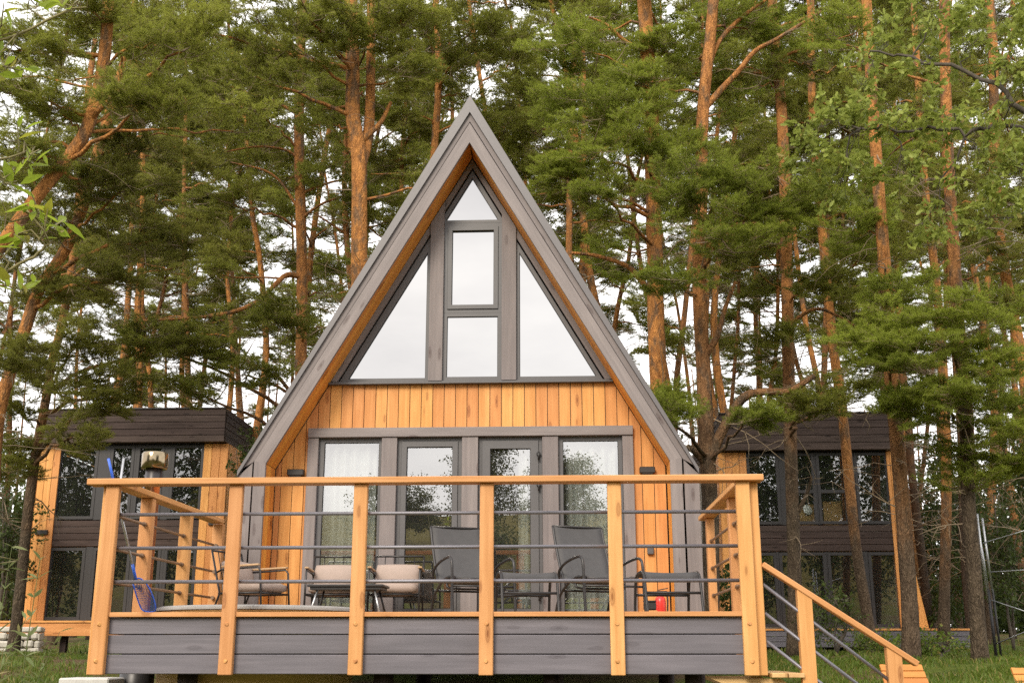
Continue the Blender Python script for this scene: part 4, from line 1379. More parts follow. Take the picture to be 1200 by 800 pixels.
def limb_path(a, b, sag, r, n=7):
    a, b = Vector(a), Vector(b); m = (a + b) / 2 + Vector((r.normal() * .12, r.normal() * .12, sag))
    out = []
    for i in range(n + 1):
        u = i / n; p = a * (1 - u) ** 2 + m * 2 * u * (1 - u) + b * u * u
        if 0 < i < n: p += Vector((r.normal(), r.normal(), r.normal())) * .035
        out.append(p)
    return out


def dead_branch(mb, p, az_, ln, r, m=1, rad=.013):
    d = Vector((math.cos(az_), math.sin(az_), r.uniform(-.25, .45))); pts = [Vector(p)]
    n = 5
    for i in range(n):
        d = (d + Vector((r.normal() * .25, r.normal() * .25, r.normal() * .2 - .03))).normalized(); pts.append(pts[-1] + d * ln / n)
    mb.tube(pts, [rad * (1 - .8 * i / n) for i in range(n + 1)], 5, False, m)
    for _ in range(r.integers(2, 5)):
        k = r.integers(1, n); q = pts[k]; dd = (d + Vector((r.normal(), r.normal(), r.normal() * .6))).normalized(); l2 = ln * r.uniform(.2, .45)
        e1 = q + dd * l2 * .5; e2 = e1 + (dd + Vector((r.normal() * .3, r.normal() * .3, .1))).normalized() * l2 * .5
        mb.tube([q, e1, e2], [rad * .5, rad * .35, rad * .15], 4, False, m)


def trunk_at(path, z):
    for a, b in zip(path, path[1:]):
        if a.z <= z <= b.z: return a.lerp(b, (z - a.z) / max(1e-6, b.z - a.z))
    return path[-1].copy() if z > path[-1].z else path[0].copy()


TREES = []
def pine(label, Y, px, w, blobs=(), bark_='bark', needles='needles', forks=(), limbs=(), dead=10, seed=0, lean=0.0, top=None, group='pines of the wood', dens=1.0, w_top=None, name='pine_tree', lib=None, deadz=(2.0, 9.0), extra=5, crown_from=None):
    """px: survey points of the trunk line from the foot up, w: trunk width in photo pixels at its widest seen part"""
    r = np.random.default_rng(100 + seed); random.seed(100 + seed)
    lib = lib or BOUGH_HI
    dist = Y - CAM.y; rad = w * dist / FPX / 2
    pts = [at(x, y, Y) for x, y in px]
    gz = float(ground(np.array(pts[0].x), np.array(Y)))
    foot = Vector((pts[0].x + (pts[0].x - pts[1].x) * .3, Y, gz - .1))
    pts = [foot] + [p for p in pts if p.z > gz + .5]
    last, prev = pts[-1], pts[-2]; d = (last - prev).normalized()
    Ht = top or max(last.z + 4, 15.0)
    while pts[-1].z < Ht:
        d = (d + Vector((r.normal() * .04, r.normal() * .04, .12))).normalized(); pts.append(pts[-1] + d * 1.5)
    path = smooth_path(pts, 5)
    for i, p in enumerate(path): p.y += .10 * math.sin(p.z * .7 + seed)
    H = path[-1].z - path[0].z
    wt_ = w_top or .55
    zvis = pts[min(len(px), len(pts) - 1)].z
    def rz(z):
        u = (z - gz) / max(.1, zvis - gz); k = 1 - (1 - wt_) * min(u, 1)
        if u > 1: k *= max(.08, 1 - (z - zvis) / max(.5, path[-1].z - zvis))
        return rad * k * (1 + .28 * math.exp(-(z - gz) / .35))
    rr = [rz(p.z) for p in path]
    root = thing(name, label, 'pine tree', foot, 0, group)
    O = Vector(foot)
    mb = MB(); mb.tube([p - O for p in path], rr, 14, True, 0, None, True, .035)
    crown = Crown(500 + seed)
    for fk in forks:                                   # fork limbs: survey path, width
        fp = smooth_path([at(x, y, Y + fk[2]) if i else trunk_at(path, at(x, y, Y).z) for i, (x, y) in enumerate(fk[0])], 5)
        fr = fk[1] * dist / FPX / 2
        mb.tube([p - O for p in fp], [fr * (1 - .55 * i / len(fp)) for i in range(len(fp))], 10, True, 0, None, True, .03)
    mats = [M[bark_], M['twig']]
    for bl in blobs:
        x, y, rx, ry = bl[:4]; dy = bl[4] if len(bl) > 4 else r.uniform(-1.6, .6)
        c = at(x, y, Y + dy); dd = dist + dy
        rx_, ry_ = rx * dd / FPX, ry * dd / FPX
        za = min(c.z - .25 * abs((c - trunk_at(path, c.z)).length) + r.uniform(-.2, .4), path[-1].z - .2)
        a = trunk_at(path, max(za, gz + 1.2)); lr = max(.014, min(.05, .016 * (c - a).length + .012))
        lp = limb_path(a, c, r.uniform(-.1, .35), r)
        mb.tube([p - O for p in lp], [lr * (1 - .7 * i / len(lp)) for i in range(len(lp))], 7, False, 0)
        n = int((19 * rx_ * ry_ + 7) * dens)
        radv = np.array([rx_, max(.55, .75 * rx_), ry_ * .85])
        cc = np.array(c - O); st = crown.blob(cc, radv, n, lib, np.array(a - O) if (c - a).length > .8 else cc - np.array([0, 1, 0]) * 0)
        L_ = [p - O for p in lp]
        for q in st[::2]:
            q = Vector(q); k = min(L_[3:], key=lambda v: (v - q).length)
            if (q - k).length > .12: mb.tube([k, (k + q) / 2 + Vector((0, 0, -.04)), q], [lr * .4, lr * .3, .005], 4, False, 1)
    for lb in limbs:                                   # bare limbs: survey path, width px, dy
        lp = smooth_path([trunk_at(path, at(*lb[0][0], Y).z)] + [at(x, y, Y + lb[2] * (i + 1) / len(lb[0])) for i, (x, y) in enumerate(lb[0][1:])], 5)
        lr = lb[1] * dist / FPX / 2
        mb.tube([p - O for p in lp], [lr * (1 - .6 * i / len(lp)) for i in range(len(lp))], 9, True, 0, None, True, .03)
        for _ in range(4):
            k = int(r.integers(len(lp) // 3, len(lp))); dead_branch(mb, lp[k] - O, r.uniform(0, 6.28), r.uniform(.4, 1.0), r, 1, .008)
    # further tiers of the crown all round the stem
    zc = crown_from if crown_from else 7.0
    for k in range(extra):
        z = r.uniform(zc, min(path[-1].z - .5, 13.5)); az_ = r.uniform(-.35, 3.5); ln = r.uniform(.9, 2.6); a = trunk_at(path, z)
        c = a + Vector((math.cos(az_) * ln, math.sin(az_) * ln, r.uniform(.0, .8))); lp = limb_path(a, c, r.uniform(-.1, .35), r)
        mb.tube([p - O for p in lp], [.032 * (1 - .7 * i / len(lp)) for i in range(len(lp))], 6, False, 0)
        crown.blob(np.array(c - O), np.array([.85, .85, .42]), 8, lib if c.y < Y else BOUGH_LO, np.array(a - O), (.55, 1.0))
    for _ in range(int(dead * 1.7)):
        z = gz + r.uniform(*deadz); a = trunk_at(path, z)
        dead_branch(mb, a - O, r.uniform(0, 6.28), r.uniform(.5, 1.9), r, 1, r.uniform(.007, .015))
    # top of the crown above the picture
    ztop = path[-1].z; z = max(zvis + .5, ztop - 3.5)
    while z < ztop:
        az_ = r.uniform(0, 6.28); ln = r.uniform(.8, 1.6) * min(1, (ztop - z) / 3 + .35); a = trunk_at(path, z)
        c = a + Vector((math.cos(az_) * ln, math.sin(az_) * ln, .4)); mb.tube([a - O, (a + c) / 2 - O, c - O], [.03, .02, .01], 5, False, 0)
        crown.blob(np.array(c - O), np.array([.7, .7, .35]), 5, BOUGH_LO, np.array(a - O), (.7, 1.1)); z += .55
    mb.build('trunk', mats, root)
    if crown.parts: crown.build('crown', [M[needles], M['twig']], root)
    TREES.append(root); return root
# ================================================================== THE PINES ONE CAN TELL APART
pine('orange pine leaning to the right across the top left corner of the photo', 7.0, [(-175, 770), (-130, 600), (-60, 430), (-15, 322), (20, 268), (50, 225), (85, 178), (101, 150), (112, 110), (118, 75), (122, 40)], 20, w_top=.75, bark_='bark_orange', needles='needles', seed=1, top=11, dead=6, deadz=(4, 9),
     blobs=[(60, 60, 70, 45), (150, 35, 70, 40), (165, 120, 60, 38, -1), (20, 190, 40, 40), (15, 110, 36, 26, -.5), (10, 60, 40, 34, .3), (90, 10, 70, 30), (215, 60, 60, 40, -1), (70, 130, 40, 30)])
pine('brown pine bending right at the left edge, above the stone wall', 9.5, [(-25, 770), (-12, 640), (0, 500), (14, 440), (30, 390), (46, 340), (75, 292), (95, 240), (108, 190)], 17, w_top=.75, bark_='bark_orange', needles='needles_dark', seed=2, top=11, dead=14,
     blobs=[(60, 265, 70, 40), (140, 225, 85, 42, -1), (35, 330, 50, 40), (120, 330, 70, 38, -1), (150, 170, 60, 35), (20, 420, 45, 35), (190, 280, 55, 35), (85, 205, 50, 30)])
pine('slim brown pine standing against the orange end wall of the left dark cabin', 13.0, [(14, 768), (25, 690), (42, 545), (52, 480), (60, 420), (70, 380), (84, 300), (96, 200), (104, 120)], 13, bark_='bark', needles='needles_dark', seed=3, top=13, dead=22,
     blobs=[(150, 300, 60, 40), (92, 405, 60, 40, -1.2), (40, 440, 40, 40), (120, 455, 60, 35, -1.4), (182, 405, 60, 35), (85, 512, 42, 28, -1.8), (20, 540, 30, 40), (80, 350, 40, 30), (105, 480, 40, 25, -1.6), (10, 480, 30, 30)])
pine('straight brown pine left of the A-frame roof slope', 14.0, [(345, 765), (348, 600), (351, 440), (354, 300), (351, 150), (352, 30)], 15, w_top=.8, bark_='bark', needles='needles', seed=4, top=15, dead=24,
     limbs=[([(352, 325), (336, 322), (316, 340), (298, 355), (270, 366), (230, 372), (165, 376)], 7, -2.0), ([(352, 190), (335, 176), (300, 172), (255, 180)], 4, -1), ([(353, 250), (320, 205), (270, 190)], 4, -1.2)],
     blobs=[(300, 130, 85, 42), (250, 95, 60, 36, -1), (372, 100, 60, 38), (332, 215, 60, 28), (250, 402, 52, 38, -2.0), (332, 372, 40, 36, -1.6), (180, 405, 50, 32, -2.4), (290, 440, 52, 26, -1.8), (235, 462, 40, 20, -2.2), (420, 230, 40, 30), (300, 20, 80, 30), (275, 240, 60, 28)])
pine('thick orange pine that forks in two above the left roof slope', 11.0, [(412, 765), (418, 500), (421, 330), (422, 250), (421, 178), (414, 138), (413, 80), (411, 10), (409, -60)], 25, w_top=.62, bark_='bark_orange', needles='needles', extra=6, seed=5, top=15.5, dead=14,
     forks=[([(421, 200), (431, 160), (434, 110), (435, 0), (438, -90)], 17, .15)], limbs=[([(424, 170), (445, 145), (458, 120)], 9, .4)],
     blobs=[(440, 40, 60, 32), (385, 45, 50, 36), (475, 85, 52, 34), (335, 60, 75, 40, -1), (252, 40, 70, 40, -1), (430, 128, 30, 14, 1), (470, 20, 60, 28), (360, 15, 70, 28), (300, 90, 60, 34, -1.2)])
pine('slender orange pine just left of the roof peak', 15.0, [(497, 765), (500, 600), (504, 250), (508, 180), (514, 84), (511, 0)], 14, bark_='bark_orange', needles='needles', seed=6, top=15.5, dead=16,
     blobs=[(540, 60, 46, 34), (500, 35, 50, 32), (566, 25, 40, 28), (470, 130, 40, 26), (540, 110, 40, 22), (590, 60, 40, 32)])
pine('thin pine stem left of the slender orange pine by the roof peak', 19.0, [(475, 765), (472, 400), (470, 236), (474, 145), (482, 50)], 8, bark_='bark', needles='needles_dark', seed=7, top=15, dead=24,
     blobs=[(450, 190, 40, 28), (500, 150, 38, 26), (480, 260, 30, 20)])
pine('brown pine right of the roof peak, half hidden by needles', 16.5, [(662, 765), (664, 600), (667, 270), (668, 190), (672, 100), (675, 20)], 11, bark_='bark', needles='needles', seed=8, top=15.5, dead=22,
     blobs=[(650, 30, 60, 32), (625, 95, 48, 36), (612, 160, 40, 26), (670, 230, 40, 26), (700, 20, 50, 28)])
pine('thick pine with orange bark beside the right roof slope', 11.0, [(775, 765), (773, 600), (772, 470), (769, 380), (768, 300), (765, 200), (762, 120), (757, 40), (751, -60)], 22, w_top=.8, bark_='bark_orange', needles='needles_bright', extra=6, seed=9, top=15.5, dead=16,
     limbs=[([(770, 350), (752, 330), (735, 312), (700, 300), (668, 296)], 8, -.8), ([(757, 60), (735, 50), (712, 30), (690, 20)], 6, -.5), ([(766, 250), (735, 235), (712, 232)], 5, -1)],
     blobs=[(692, 62, 78, 44), (642, 118, 56, 36), (722, 128, 70, 38, -1), (690, 180, 86, 40, -1.4), (748, 98, 50, 32, -1), (650, 205, 46, 26, -1.2), (790, 60, 50, 36), (715, 235, 52, 24, -1.5), (750, 165, 60, 30, -1.6), (762, 475, 34, 22, -1.8), (690, 120, 60, 35, -1)])
pine('thick pine with a low curved limb behind the right corner of the deck', 10.0, [(833, 770), (832, 620), (829, 540), (824, 420), (820, 320), (822, 230), (822, 160), (826, 100), (835, 10), (841, -90)], 20, w_top=.62, bark_='bark', needles='needles_bright', extra=6, seed=10, top=15.5, dead=14,
     limbs=[([(822, 132), (845, 105), (865, 84), (885, 60), (910, 46), (962, 14)], 9, -.6), ([(831, 545), (846, 505), (870, 467), (895, 459), (925, 458), (955, 440)], 14, -.8), ([(832, 545), (818, 532), (806, 523)], 13, -.5), ([(822, 300), (850, 270), (880, 262), (925, 268)], 6, -.8), ([(827, 420), (840, 395), (850, 360), (862, 330)], 9, -.3), ([(826, 90), (842, 50), (870, 20), (905, -5)], 8, .3)],
     blobs=[(852, 212, 86, 40, -1.5), (800, 232, 58, 34, -1.2), (900, 252, 56, 34, -1), (842, 270, 72, 30, -1.6), (792, 182, 50, 24), (782, 330, 46, 24, -1), (785, 490, 34, 20, -1.6), (880, 492, 26, 14, -1.4), (935, 235, 40, 26), (880, 30, 60, 30, .6)])
pine('grey-barked pine in front of the left windows of the right dark cabin', 11.5, [(931, 772), (930, 670), (928, 560), (925, 420), (920, 260), (915, 130), (909, 50), (903, -50)], 15.5, w_top=.8, bark_='bark', needles='needles', seed=11, top=15, dead=9,
     limbs=[([(930, 610), (940, 590), (948, 572), (951, 558)], 6, -.3), ([(924, 380), (955, 362), (985, 372), (1010, 388)], 5, -1)],
     blobs=[(890, 100, 50, 34), (942, 72, 48, 36), (962, 335, 52, 34), (935, 482, 52, 24, -1.4), (978, 462, 46, 24, -1.2), (905, 400, 36, 24), (900, 180, 40, 26, .5), (950, 150, 40, 30, .6)])
pine('slim orange pine leaning left in front of the middle of the right dark cabin', 13.5, [(1021, 772), (1015, 715), (1004, 640), (990, 500), (975, 400), (965, 300), (957, 200), (952, 90), (950, 0)], 12.5, w_top=.75, bark_='bark_orange', needles='needles', seed=12, top=15, dead=9,
     blobs=[(1000, 335, 50, 36), (1010, 300, 45, 30), (960, 250, 40, 26), (990, 400, 40, 22), (985, 190, 45, 30, .5)])
pine('thick orange pine standing at the right end of the right dark cabin', 8.8, [(1069, 772), (1067, 700), (1061, 610), (1054, 530), (1045, 450), (1036, 330), (1030, 250), (1025, 150), (1020, 50), (1014, -70)], 18.5, w_top=.62, bark_='bark_orange', needles='needles_bright', seed=13, top=15, dead=14,
     blobs=[(1015, 420, 44, 28, -1.2), (1060, 340, 46, 24), (1040, 385, 42, 26, -1.4), (1000, 270, 46, 30, .3), (1050, 470, 35, 22, -1.2)])
pine('brown pine right of the thick orange pine, its foot hidden by the cabin', 17.0, [(1112, 765), (1108, 560), (1100, 350), (1087, 240), (1078, 150), (1072, 50), (1070, -20)], 13, bark_='bark_orange', needles='needles_dark', seed=14, top=15.5, dead=20,
     blobs=[(1060, 190, 45, 34), (1110, 220, 45, 32), (1090, 120, 50, 36)])
pine('grey pine standing alone on the grass right of the right dark cabin', 8.2, [(1152, 778), (1143, 680), (1133, 580), (1129, 480), (1122, 380), (1118, 280), (1112, 150), (1106, 10)], 16.5, w_top=.75, bark_='bark', needles='needles_bright', seed=15, top=14.5, dead=10,
     blobs=[(1110, 402, 82, 36, -1.5), (1062, 424, 48, 30, -1.4), (1162, 432, 50, 34, -1.2), (1130, 500, 58, 34, -.8), (1172, 520, 48, 38, -.6), (1092, 470, 48, 22, -1.3), (1185, 470, 45, 40, -.6), (1120, 372, 60, 24, -1.4), (1150, 560, 42, 22, -.2)])
pine('orange pine leaning right near the right edge of the photo', 12.5, [(1222, 772), (1212, 560), (1197, 410), (1182, 330), (1166, 230), (1163, 130), (1162, 40)], 14, w_top=.8, bark_='bark_orange', needles='needles_dark', seed=16, top=15, dead=20,
     blobs=[(1192, 300, 46, 36), (1190, 370, 40, 30), (1150, 260, 40, 30), (1185, 200, 45, 34)])

# ================================================================== BACKGROUND PINES: a few built, then copied
def bg_pine(seed, H, label, z_crown, needles, bark_, n=13, dens=1.0):
    r = np.random.default_rng(900 + seed); random.seed(900 + seed)
    root = thing('pine_tree', label, 'pine tree', (0, 0, 0), 0, 'slender pines in the depth of the wood')
    pts = [Vector((0, 0, -.3))]; d = Vector((r.normal() * .05, r.normal() * .05, 1))
    while pts[-1].z < H:
        d = (d + Vector((r.normal() * .06, r.normal() * .06, .15))).normalized(); pts.append(pts[-1] + d * 1.6)
    path = smooth_path(pts, 4); R_0 = r.uniform(.11, .16); n_ = len(path)
    mb = MB(); mb.tube(path, [R_0 * (1 - .8 * i / n_) + .05 * math.exp(-i) for i in range(n_)], 9, True, 0, None, True, .04)
    cr = Crown(1000 + seed)
    for k in range(n):
        z = z_crown + (H - z_crown) * (k + r.uniform(0, 1)) / n; a = trunk_at(path, z); az_ = r.uniform(0, 6.28)
        ln = r.uniform(1.0, 2.5) * (1 - .65 * (z - z_crown) / (H - z_crown)); c = a + Vector((math.cos(az_) * ln, math.sin(az_) * ln, r.uniform(.0, .9)))
        lp = limb_path(a, c, r.uniform(-.1, .3), r); mb.tube(lp, [.035 * (1 - .7 * i / len(lp)) for i in range(len(lp))], 5, False, 0)
        cr.blob(np.array(c), np.array([.85, .85, .42]), int(11 * dens), BOUGH_LO, np.array(a), (.7, 1.2))
    for _ in range(64):
        a = trunk_at(path, r.uniform(1.6, z_crown + 4)); dead_branch(mb, a, r.uniform(0, 6.28), r.uniform(.6, 2.2), r, 1, r.uniform(.008, .016))
    mb.build('trunk', [M[bark_], M['twig']], root); cr.build('crown', [M[needles], M['twig']], root)
    return root
lab_of = {'L': 'slender pine far back in the wood, seen over or beside the left dark cabin', 'M': 'slender pine far back in the wood, seen behind the roof of the A-frame',
          'R': 'slender pine far back in the wood, seen over the right dark cabin', 'E': 'slender pine far back in the wood, seen right of the right dark cabin'}
protos = [bg_pine(i, H, lab_of['M'], zc, nd, bk, n_) for i, (H, zc, nd, bk, n_) in enumerate([(22, 8.0, 'needles', 'bark_brown', 16), (24, 11.0, 'needles_dark', 'bark_orange', 15), (20, 8.5, 'needles_dark', 'bark_brown', 15), (25, 12.0, 'needles', 'bark_orange', 15), (23, 10.5, 'needles_dark', 'bark_orange', 16)])]
bgr = np.random.default_rng(42); used = set(); spots = []
for px, Y in [(20, 30), (75, 27), (120, 31), (160, 26), (205, 29), (232, 34), (262, 27), (300, 30), (325, 38), (378, 24), (450, 27), (395, 33), (540, 30), (610, 27), (640, 33), (700, 23), (722, 30), (745, 36), (800, 27), (795, 40), (850, 30), (872, 25), (892, 38), (945, 29), (968, 36), (1005, 31), (1080, 27), (1062, 37), (1110, 30), (1140, 25), (1170, 33), (1195, 27), (-40, 28), (1245, 29), (55, 42), (180, 44), (280, 46), (1020, 45), (1150, 46), (690, 44), (-20, 40), (1225, 42), (100, 36), (140, 40), (1085, 41), (440, 20), (585, 20), (530, 22), (630, 21), (720, 19), (790, 20), (870, 22), (960, 23), (1000, 22), (1045, 24), (1125, 20), (280, 21), (225, 22), (385, 20), (140, 23), (1075, 22), (480, 32), (560, 36), (905, 27), (935, 34), (985, 27)]:
    spots.append((px, Y))
for i, (px, Y) in enumerate(spots):
    k = i % 5; zone = 'L' if px < 290 else 'M' if px < 800 else 'R' if px < 1055 else 'E'
    if k in used: o = copy_tree(protos[k])
    else: o = protos[k]; used.add(k)
    q = at(px, 600, Y); o['label'] = lab_of[zone]
    o.location = (q.x, Y, float(ground(np.array(q.x), np.array(float(Y)))))
    o.rotation_euler = (bgr.normal() * .03, bgr.normal() * .03, bgr.uniform(0, 6.28)); s_ = bgr.uniform(.85, 1.15); o.scale = (s_, s_, s_)


# ================================================================== BROADLEAF PLANTS
def leaf_mesh(kind):
    """outline of one leaf in its plane (x along the leaf), as a triangle fan slightly cupped"""
    if kind == 'oak': o = [(0, 0), (.2, .10), (.32, .22), (.45, .13), (.6, .30), (.72, .16), (.85, .20), (1, 0), (.85, -.20), (.72, -.16), (.6, -.30), (.45, -.13), (.32, -.22), (.2, -.10)]
    elif kind == 'long': o = [(0, 0), (.3, .12), (.6, .11), (1, 0), (.6, -.11), (.3, -.12)]
    elif kind == 'lance': o = [(0, 0), (.12, .05), (.35, .17), (.6, .16), (.82, .08), (1, 0), (.82, -.08), (.6, -.16), (.35, -.17), (.12, -.05)]
    elif kind == 'round': o = [(0, 0), (.2, .24), (.5, .33), (.8, .2), (1, 0), (.8, -.2), (.5, -.33), (.2, -.24)]
    else: o = [(0, 0), (.45, .28), (1, 0), (.45, -.28)]
    v = np.array([(.5, 0, -.05)] + [(x, y, -.12 * x * x + .25 * abs(y)) for x, y in o], float); n = len(o)
    return v, np.array([(0, 1 + i, 1 + (i + 1) % n) for i in range(n)])


def leaves(pts, dirs, size, kind, r, flat=.6, m=0):
    lv, lf = leaf_mesh(kind); n = len(pts)
    x = unit(dirs + r.normal(size=(n, 3)) * .45); up = unit(np.array([0, 0, 1.0]) * flat + r.normal(size=(n, 3)) * (1 - flat) + 1e-3)
    y = unit(np.cross(up, x)); z = np.cross(x, y); sz = size * r.uniform(.6, 1.2, (n, 1, 1))
    V = pts[:, None, :] + sz * (lv[None, :, 0:1] * x[:, None] + lv[None, :, 1:2] * y[:, None] + lv[None, :, 2:3] * z[:, None])
    F = (np.arange(n)[:, None, None] * len(lv) + lf[None]).reshape(-1, 3)
    return V.reshape(-1, 3), F, m, np.repeat(r.uniform(0, 1, n), len(lv))


def broadleaf(name, label, cat, base, stems, clumps, leafm, kind, size, r, group=None, per=26, barkm='oakbark', trunk_r=.1, out=.22, twigs=None):
    """stems: list of world paths from the foot; clumps: (centre, radii) filled with leafy twigs"""
    root = thing(name, label, cat, base, 0, group); O = Vector(base); On = np.array(O)
    mb = MB(); paths = []
    for si, st in enumerate(stems):
        sp_ = smooth_path([Vector(p) for p in st], 5); paths.append(sp_)
        for p in sp_[2:-1]: p += Vector((r.normal(), r.normal(), r.normal())) * min(.05, trunk_r * .3)
        mb.tube([p - O for p in sp_], [trunk_r * (1 if si == 0 else .34) * (1 - .8 * i / len(sp_)) + .004 for i in range(len(sp_))], 9, True, 0, None, True, .03)
    parts = []; A, B = [], []
    allp = [p for s in paths for p in s[len(s) // 4:]]
    for c, rad in clumps:
        c = np.array(c); a = min(allp, key=lambda v: (v - Vector(c)).length)
        lp = limb_path(a, Vector(c), .1, r, 5); rr_ = min(trunk_r * .35, .012 * (a - Vector(c)).length + .006)
        mb.tube([p - O for p in lp], [rr_ * (1 - .7 * i / 5) for i in range(6)], 5, False, 0)
        nt = twigs or int(10 + 26 * rad[0] * rad[2] / (out * 4))
        for _ in range(nt):
            q = r.normal(size=3); q = q / np.linalg.norm(q) * r.uniform(0, 1) ** .4 * np.array(rad) + c
            d = unit(q - c + r.normal(size=3) * .2 * np.array(rad) + np.array([0, 0, .05])); e_ = q + d * out * r.uniform(.6, 1.6)
            A.append(q - On); B.append(e_ - On)
            A.append(np.array(lp[r.integers(2, 6)]) - On); B.append(q - On)
            u = r.uniform(0, 1, (per // 3, 1)); pts = q + (e_ - q) * u + r.normal(size=(per // 3, 3)) * out * .16
            parts.append(leaves(pts - On, unit(d + r.normal(size=(per // 3, 3)) * .6 + np.array([0, 0, -.2])), size, kind, r))
    tv, tf = twig_prism(np.array(A), np.array(B), .004 if out < .4 else .008, .002)
    parts.append((tv, tf, 1, np.full(len(tv), .5)))
    mb.build('trunk', M[barkm], root); tri_mesh('crown', parts, [M[leafm], M[barkm]], root)
    return root


r = np.random.default_rng(77)
# oak boughs reaching in over the top right corner
Yo = 5.5
ob = at(1262, 770, Yo); ob.z = float(ground(np.array(ob.x), np.array(Yo)))
cl = []
for x, y, rx, ry, dy in [(1150, 40, 60, 40, 0), (1090, 70, 60, 38, .3), (1040, 45, 48, 36, .6), (1185, 110, 45, 40, -.6), (1120, 130, 55, 34, 0), (1060, 130, 45, 32, .4), (1010, 100, 40, 34, .7), (1000, 165, 44, 34, .6), (960, 150, 40, 30, .9), (1050, 205, 40, 28, .5), (1150, 190, 48, 34, 0), (1195, 200, 36, 40, -.5), (1090, 250, 34, 26, .4), (985, 215, 36, 24, .8), (1170, 20, 50, 30, -.4), (1100, 15, 60, 30, .2), (1160, 255, 36, 26, 0), (940, 190, 30, 22, 1), (1195, 60, 40, 40, -.6)]:
    c = at(x, y, Yo + dy); s_ = (Yo + dy - CAM.y) / FPX; cl.append((tuple(c), (rx * s_ * .8, .6, ry * s_ * .8)))
broadleaf('oak_tree', 'oak with lobed olive-green leaves reaching in over the top right corner', 'oak tree', tuple(ob),
          [[ob, at(1255, 500, Yo), at(1240, 260, Yo), at(1215, 60, Yo), at(1180, -80, Yo)], [at(1242, 260, Yo), at(1200, 158, Yo), at(1165, 150, Yo), at(1120, 155, Yo + .2), at(1040, 150, Yo + .5), at(985, 150, Yo + .8)], [at(1225, 150, Yo), at(1165, 100, Yo), at(1080, 70, Yo + .3), at(1020, 60, Yo + .6)]],
          cl, 'oakleaf', 'oak', .13, r, per=66, trunk_r=.12)
# near leafy twigs hanging in from the left
Yl = -5.6
lb = at(-150, 1000, Yl); lb.z = float(ground(np.array(lb.x), np.array(Yl)))
tw = [at(-150, 900, Yl), at(-140, 500, Yl), at(-125, 200, Yl), at(-110, -50, Yl)]
cl = []
for x, y, rx, ry in [(2, 30, 26, 28), (12, 75, 22, 20), (-6, 100, 24, 18), (22, 180, 28, 18), (-4, 205, 22, 16), (46, 278, 22, 22), (58, 262, 10, 8), (10, 345, 20, 18), (-6, 300, 12, 12), (85, 8, 18, 10), (40, 5, 16, 8), (-8, 668, 16, 16)]:
    c = at(x, y, Yl); s_ = (Yl - CAM.y) / FPX; cl.append((tuple(c), (rx * s_ * .7, .10, ry * s_ * .75)))
broadleaf('leafy_sapling', 'bright yellow-green sapling twigs close to the camera at the left edge', 'sapling', tuple(lb),
          [[lb] + tw, [tw[1], at(-60, 385, Yl), at(-10, 330, Yl), at(40, 300, Yl), at(58, 285, Yl)], [tw[2], at(-60, 190, Yl), at(10, 185, Yl)], [at(-115, 60, Yl), at(-50, 50, Yl), at(10, 45, Yl), at(84, 10, Yl)], [at(-140, 560, Yl), at(-70, 640, Yl), at(-10, 665, Yl)]],
          cl, 'limeleaf', 'lance', .095, r, per=9, trunk_r=.012, out=.07, twigs=4, barkm='greentwig')

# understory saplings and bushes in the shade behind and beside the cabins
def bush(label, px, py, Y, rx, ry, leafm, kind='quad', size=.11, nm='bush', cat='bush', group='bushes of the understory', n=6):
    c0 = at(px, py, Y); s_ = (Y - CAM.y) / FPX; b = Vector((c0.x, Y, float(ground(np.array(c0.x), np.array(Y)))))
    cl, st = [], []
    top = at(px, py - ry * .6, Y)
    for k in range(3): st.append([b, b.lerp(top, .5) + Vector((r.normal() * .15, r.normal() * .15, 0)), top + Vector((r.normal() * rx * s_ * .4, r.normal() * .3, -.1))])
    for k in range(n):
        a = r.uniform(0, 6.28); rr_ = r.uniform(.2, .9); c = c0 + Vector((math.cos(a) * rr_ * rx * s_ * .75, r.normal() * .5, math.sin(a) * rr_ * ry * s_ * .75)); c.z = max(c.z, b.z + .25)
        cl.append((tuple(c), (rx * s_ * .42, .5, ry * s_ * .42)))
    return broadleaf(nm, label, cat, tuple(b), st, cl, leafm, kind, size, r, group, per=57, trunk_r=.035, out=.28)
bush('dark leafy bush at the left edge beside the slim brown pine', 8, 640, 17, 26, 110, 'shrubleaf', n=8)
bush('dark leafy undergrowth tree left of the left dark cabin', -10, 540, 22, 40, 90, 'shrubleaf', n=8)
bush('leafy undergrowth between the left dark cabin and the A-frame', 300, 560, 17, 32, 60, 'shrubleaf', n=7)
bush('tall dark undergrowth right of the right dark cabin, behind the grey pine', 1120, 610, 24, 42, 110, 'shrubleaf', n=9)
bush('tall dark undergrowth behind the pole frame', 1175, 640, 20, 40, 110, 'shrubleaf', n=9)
bush('pale green sapling right of the right dark cabin', 1098, 545, 27, 30, 40, 'birchleaf', n=6)  # paler leaf material than the neighbouring bushes
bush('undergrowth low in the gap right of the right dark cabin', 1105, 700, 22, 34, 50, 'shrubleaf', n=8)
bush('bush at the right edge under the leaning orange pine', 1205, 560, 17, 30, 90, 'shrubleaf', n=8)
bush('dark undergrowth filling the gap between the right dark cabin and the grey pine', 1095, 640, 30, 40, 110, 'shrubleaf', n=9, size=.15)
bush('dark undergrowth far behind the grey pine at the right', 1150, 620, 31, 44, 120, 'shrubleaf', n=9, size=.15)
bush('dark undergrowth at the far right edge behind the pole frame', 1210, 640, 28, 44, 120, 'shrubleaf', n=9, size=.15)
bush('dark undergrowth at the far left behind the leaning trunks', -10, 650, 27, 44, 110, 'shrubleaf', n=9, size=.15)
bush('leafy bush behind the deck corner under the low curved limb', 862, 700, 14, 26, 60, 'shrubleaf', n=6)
bush('young bush in front of the right dark cabin beside the handrail', 975, 720, 10.5, 26, 44, 'shrubleaf', n=6, size=.07)
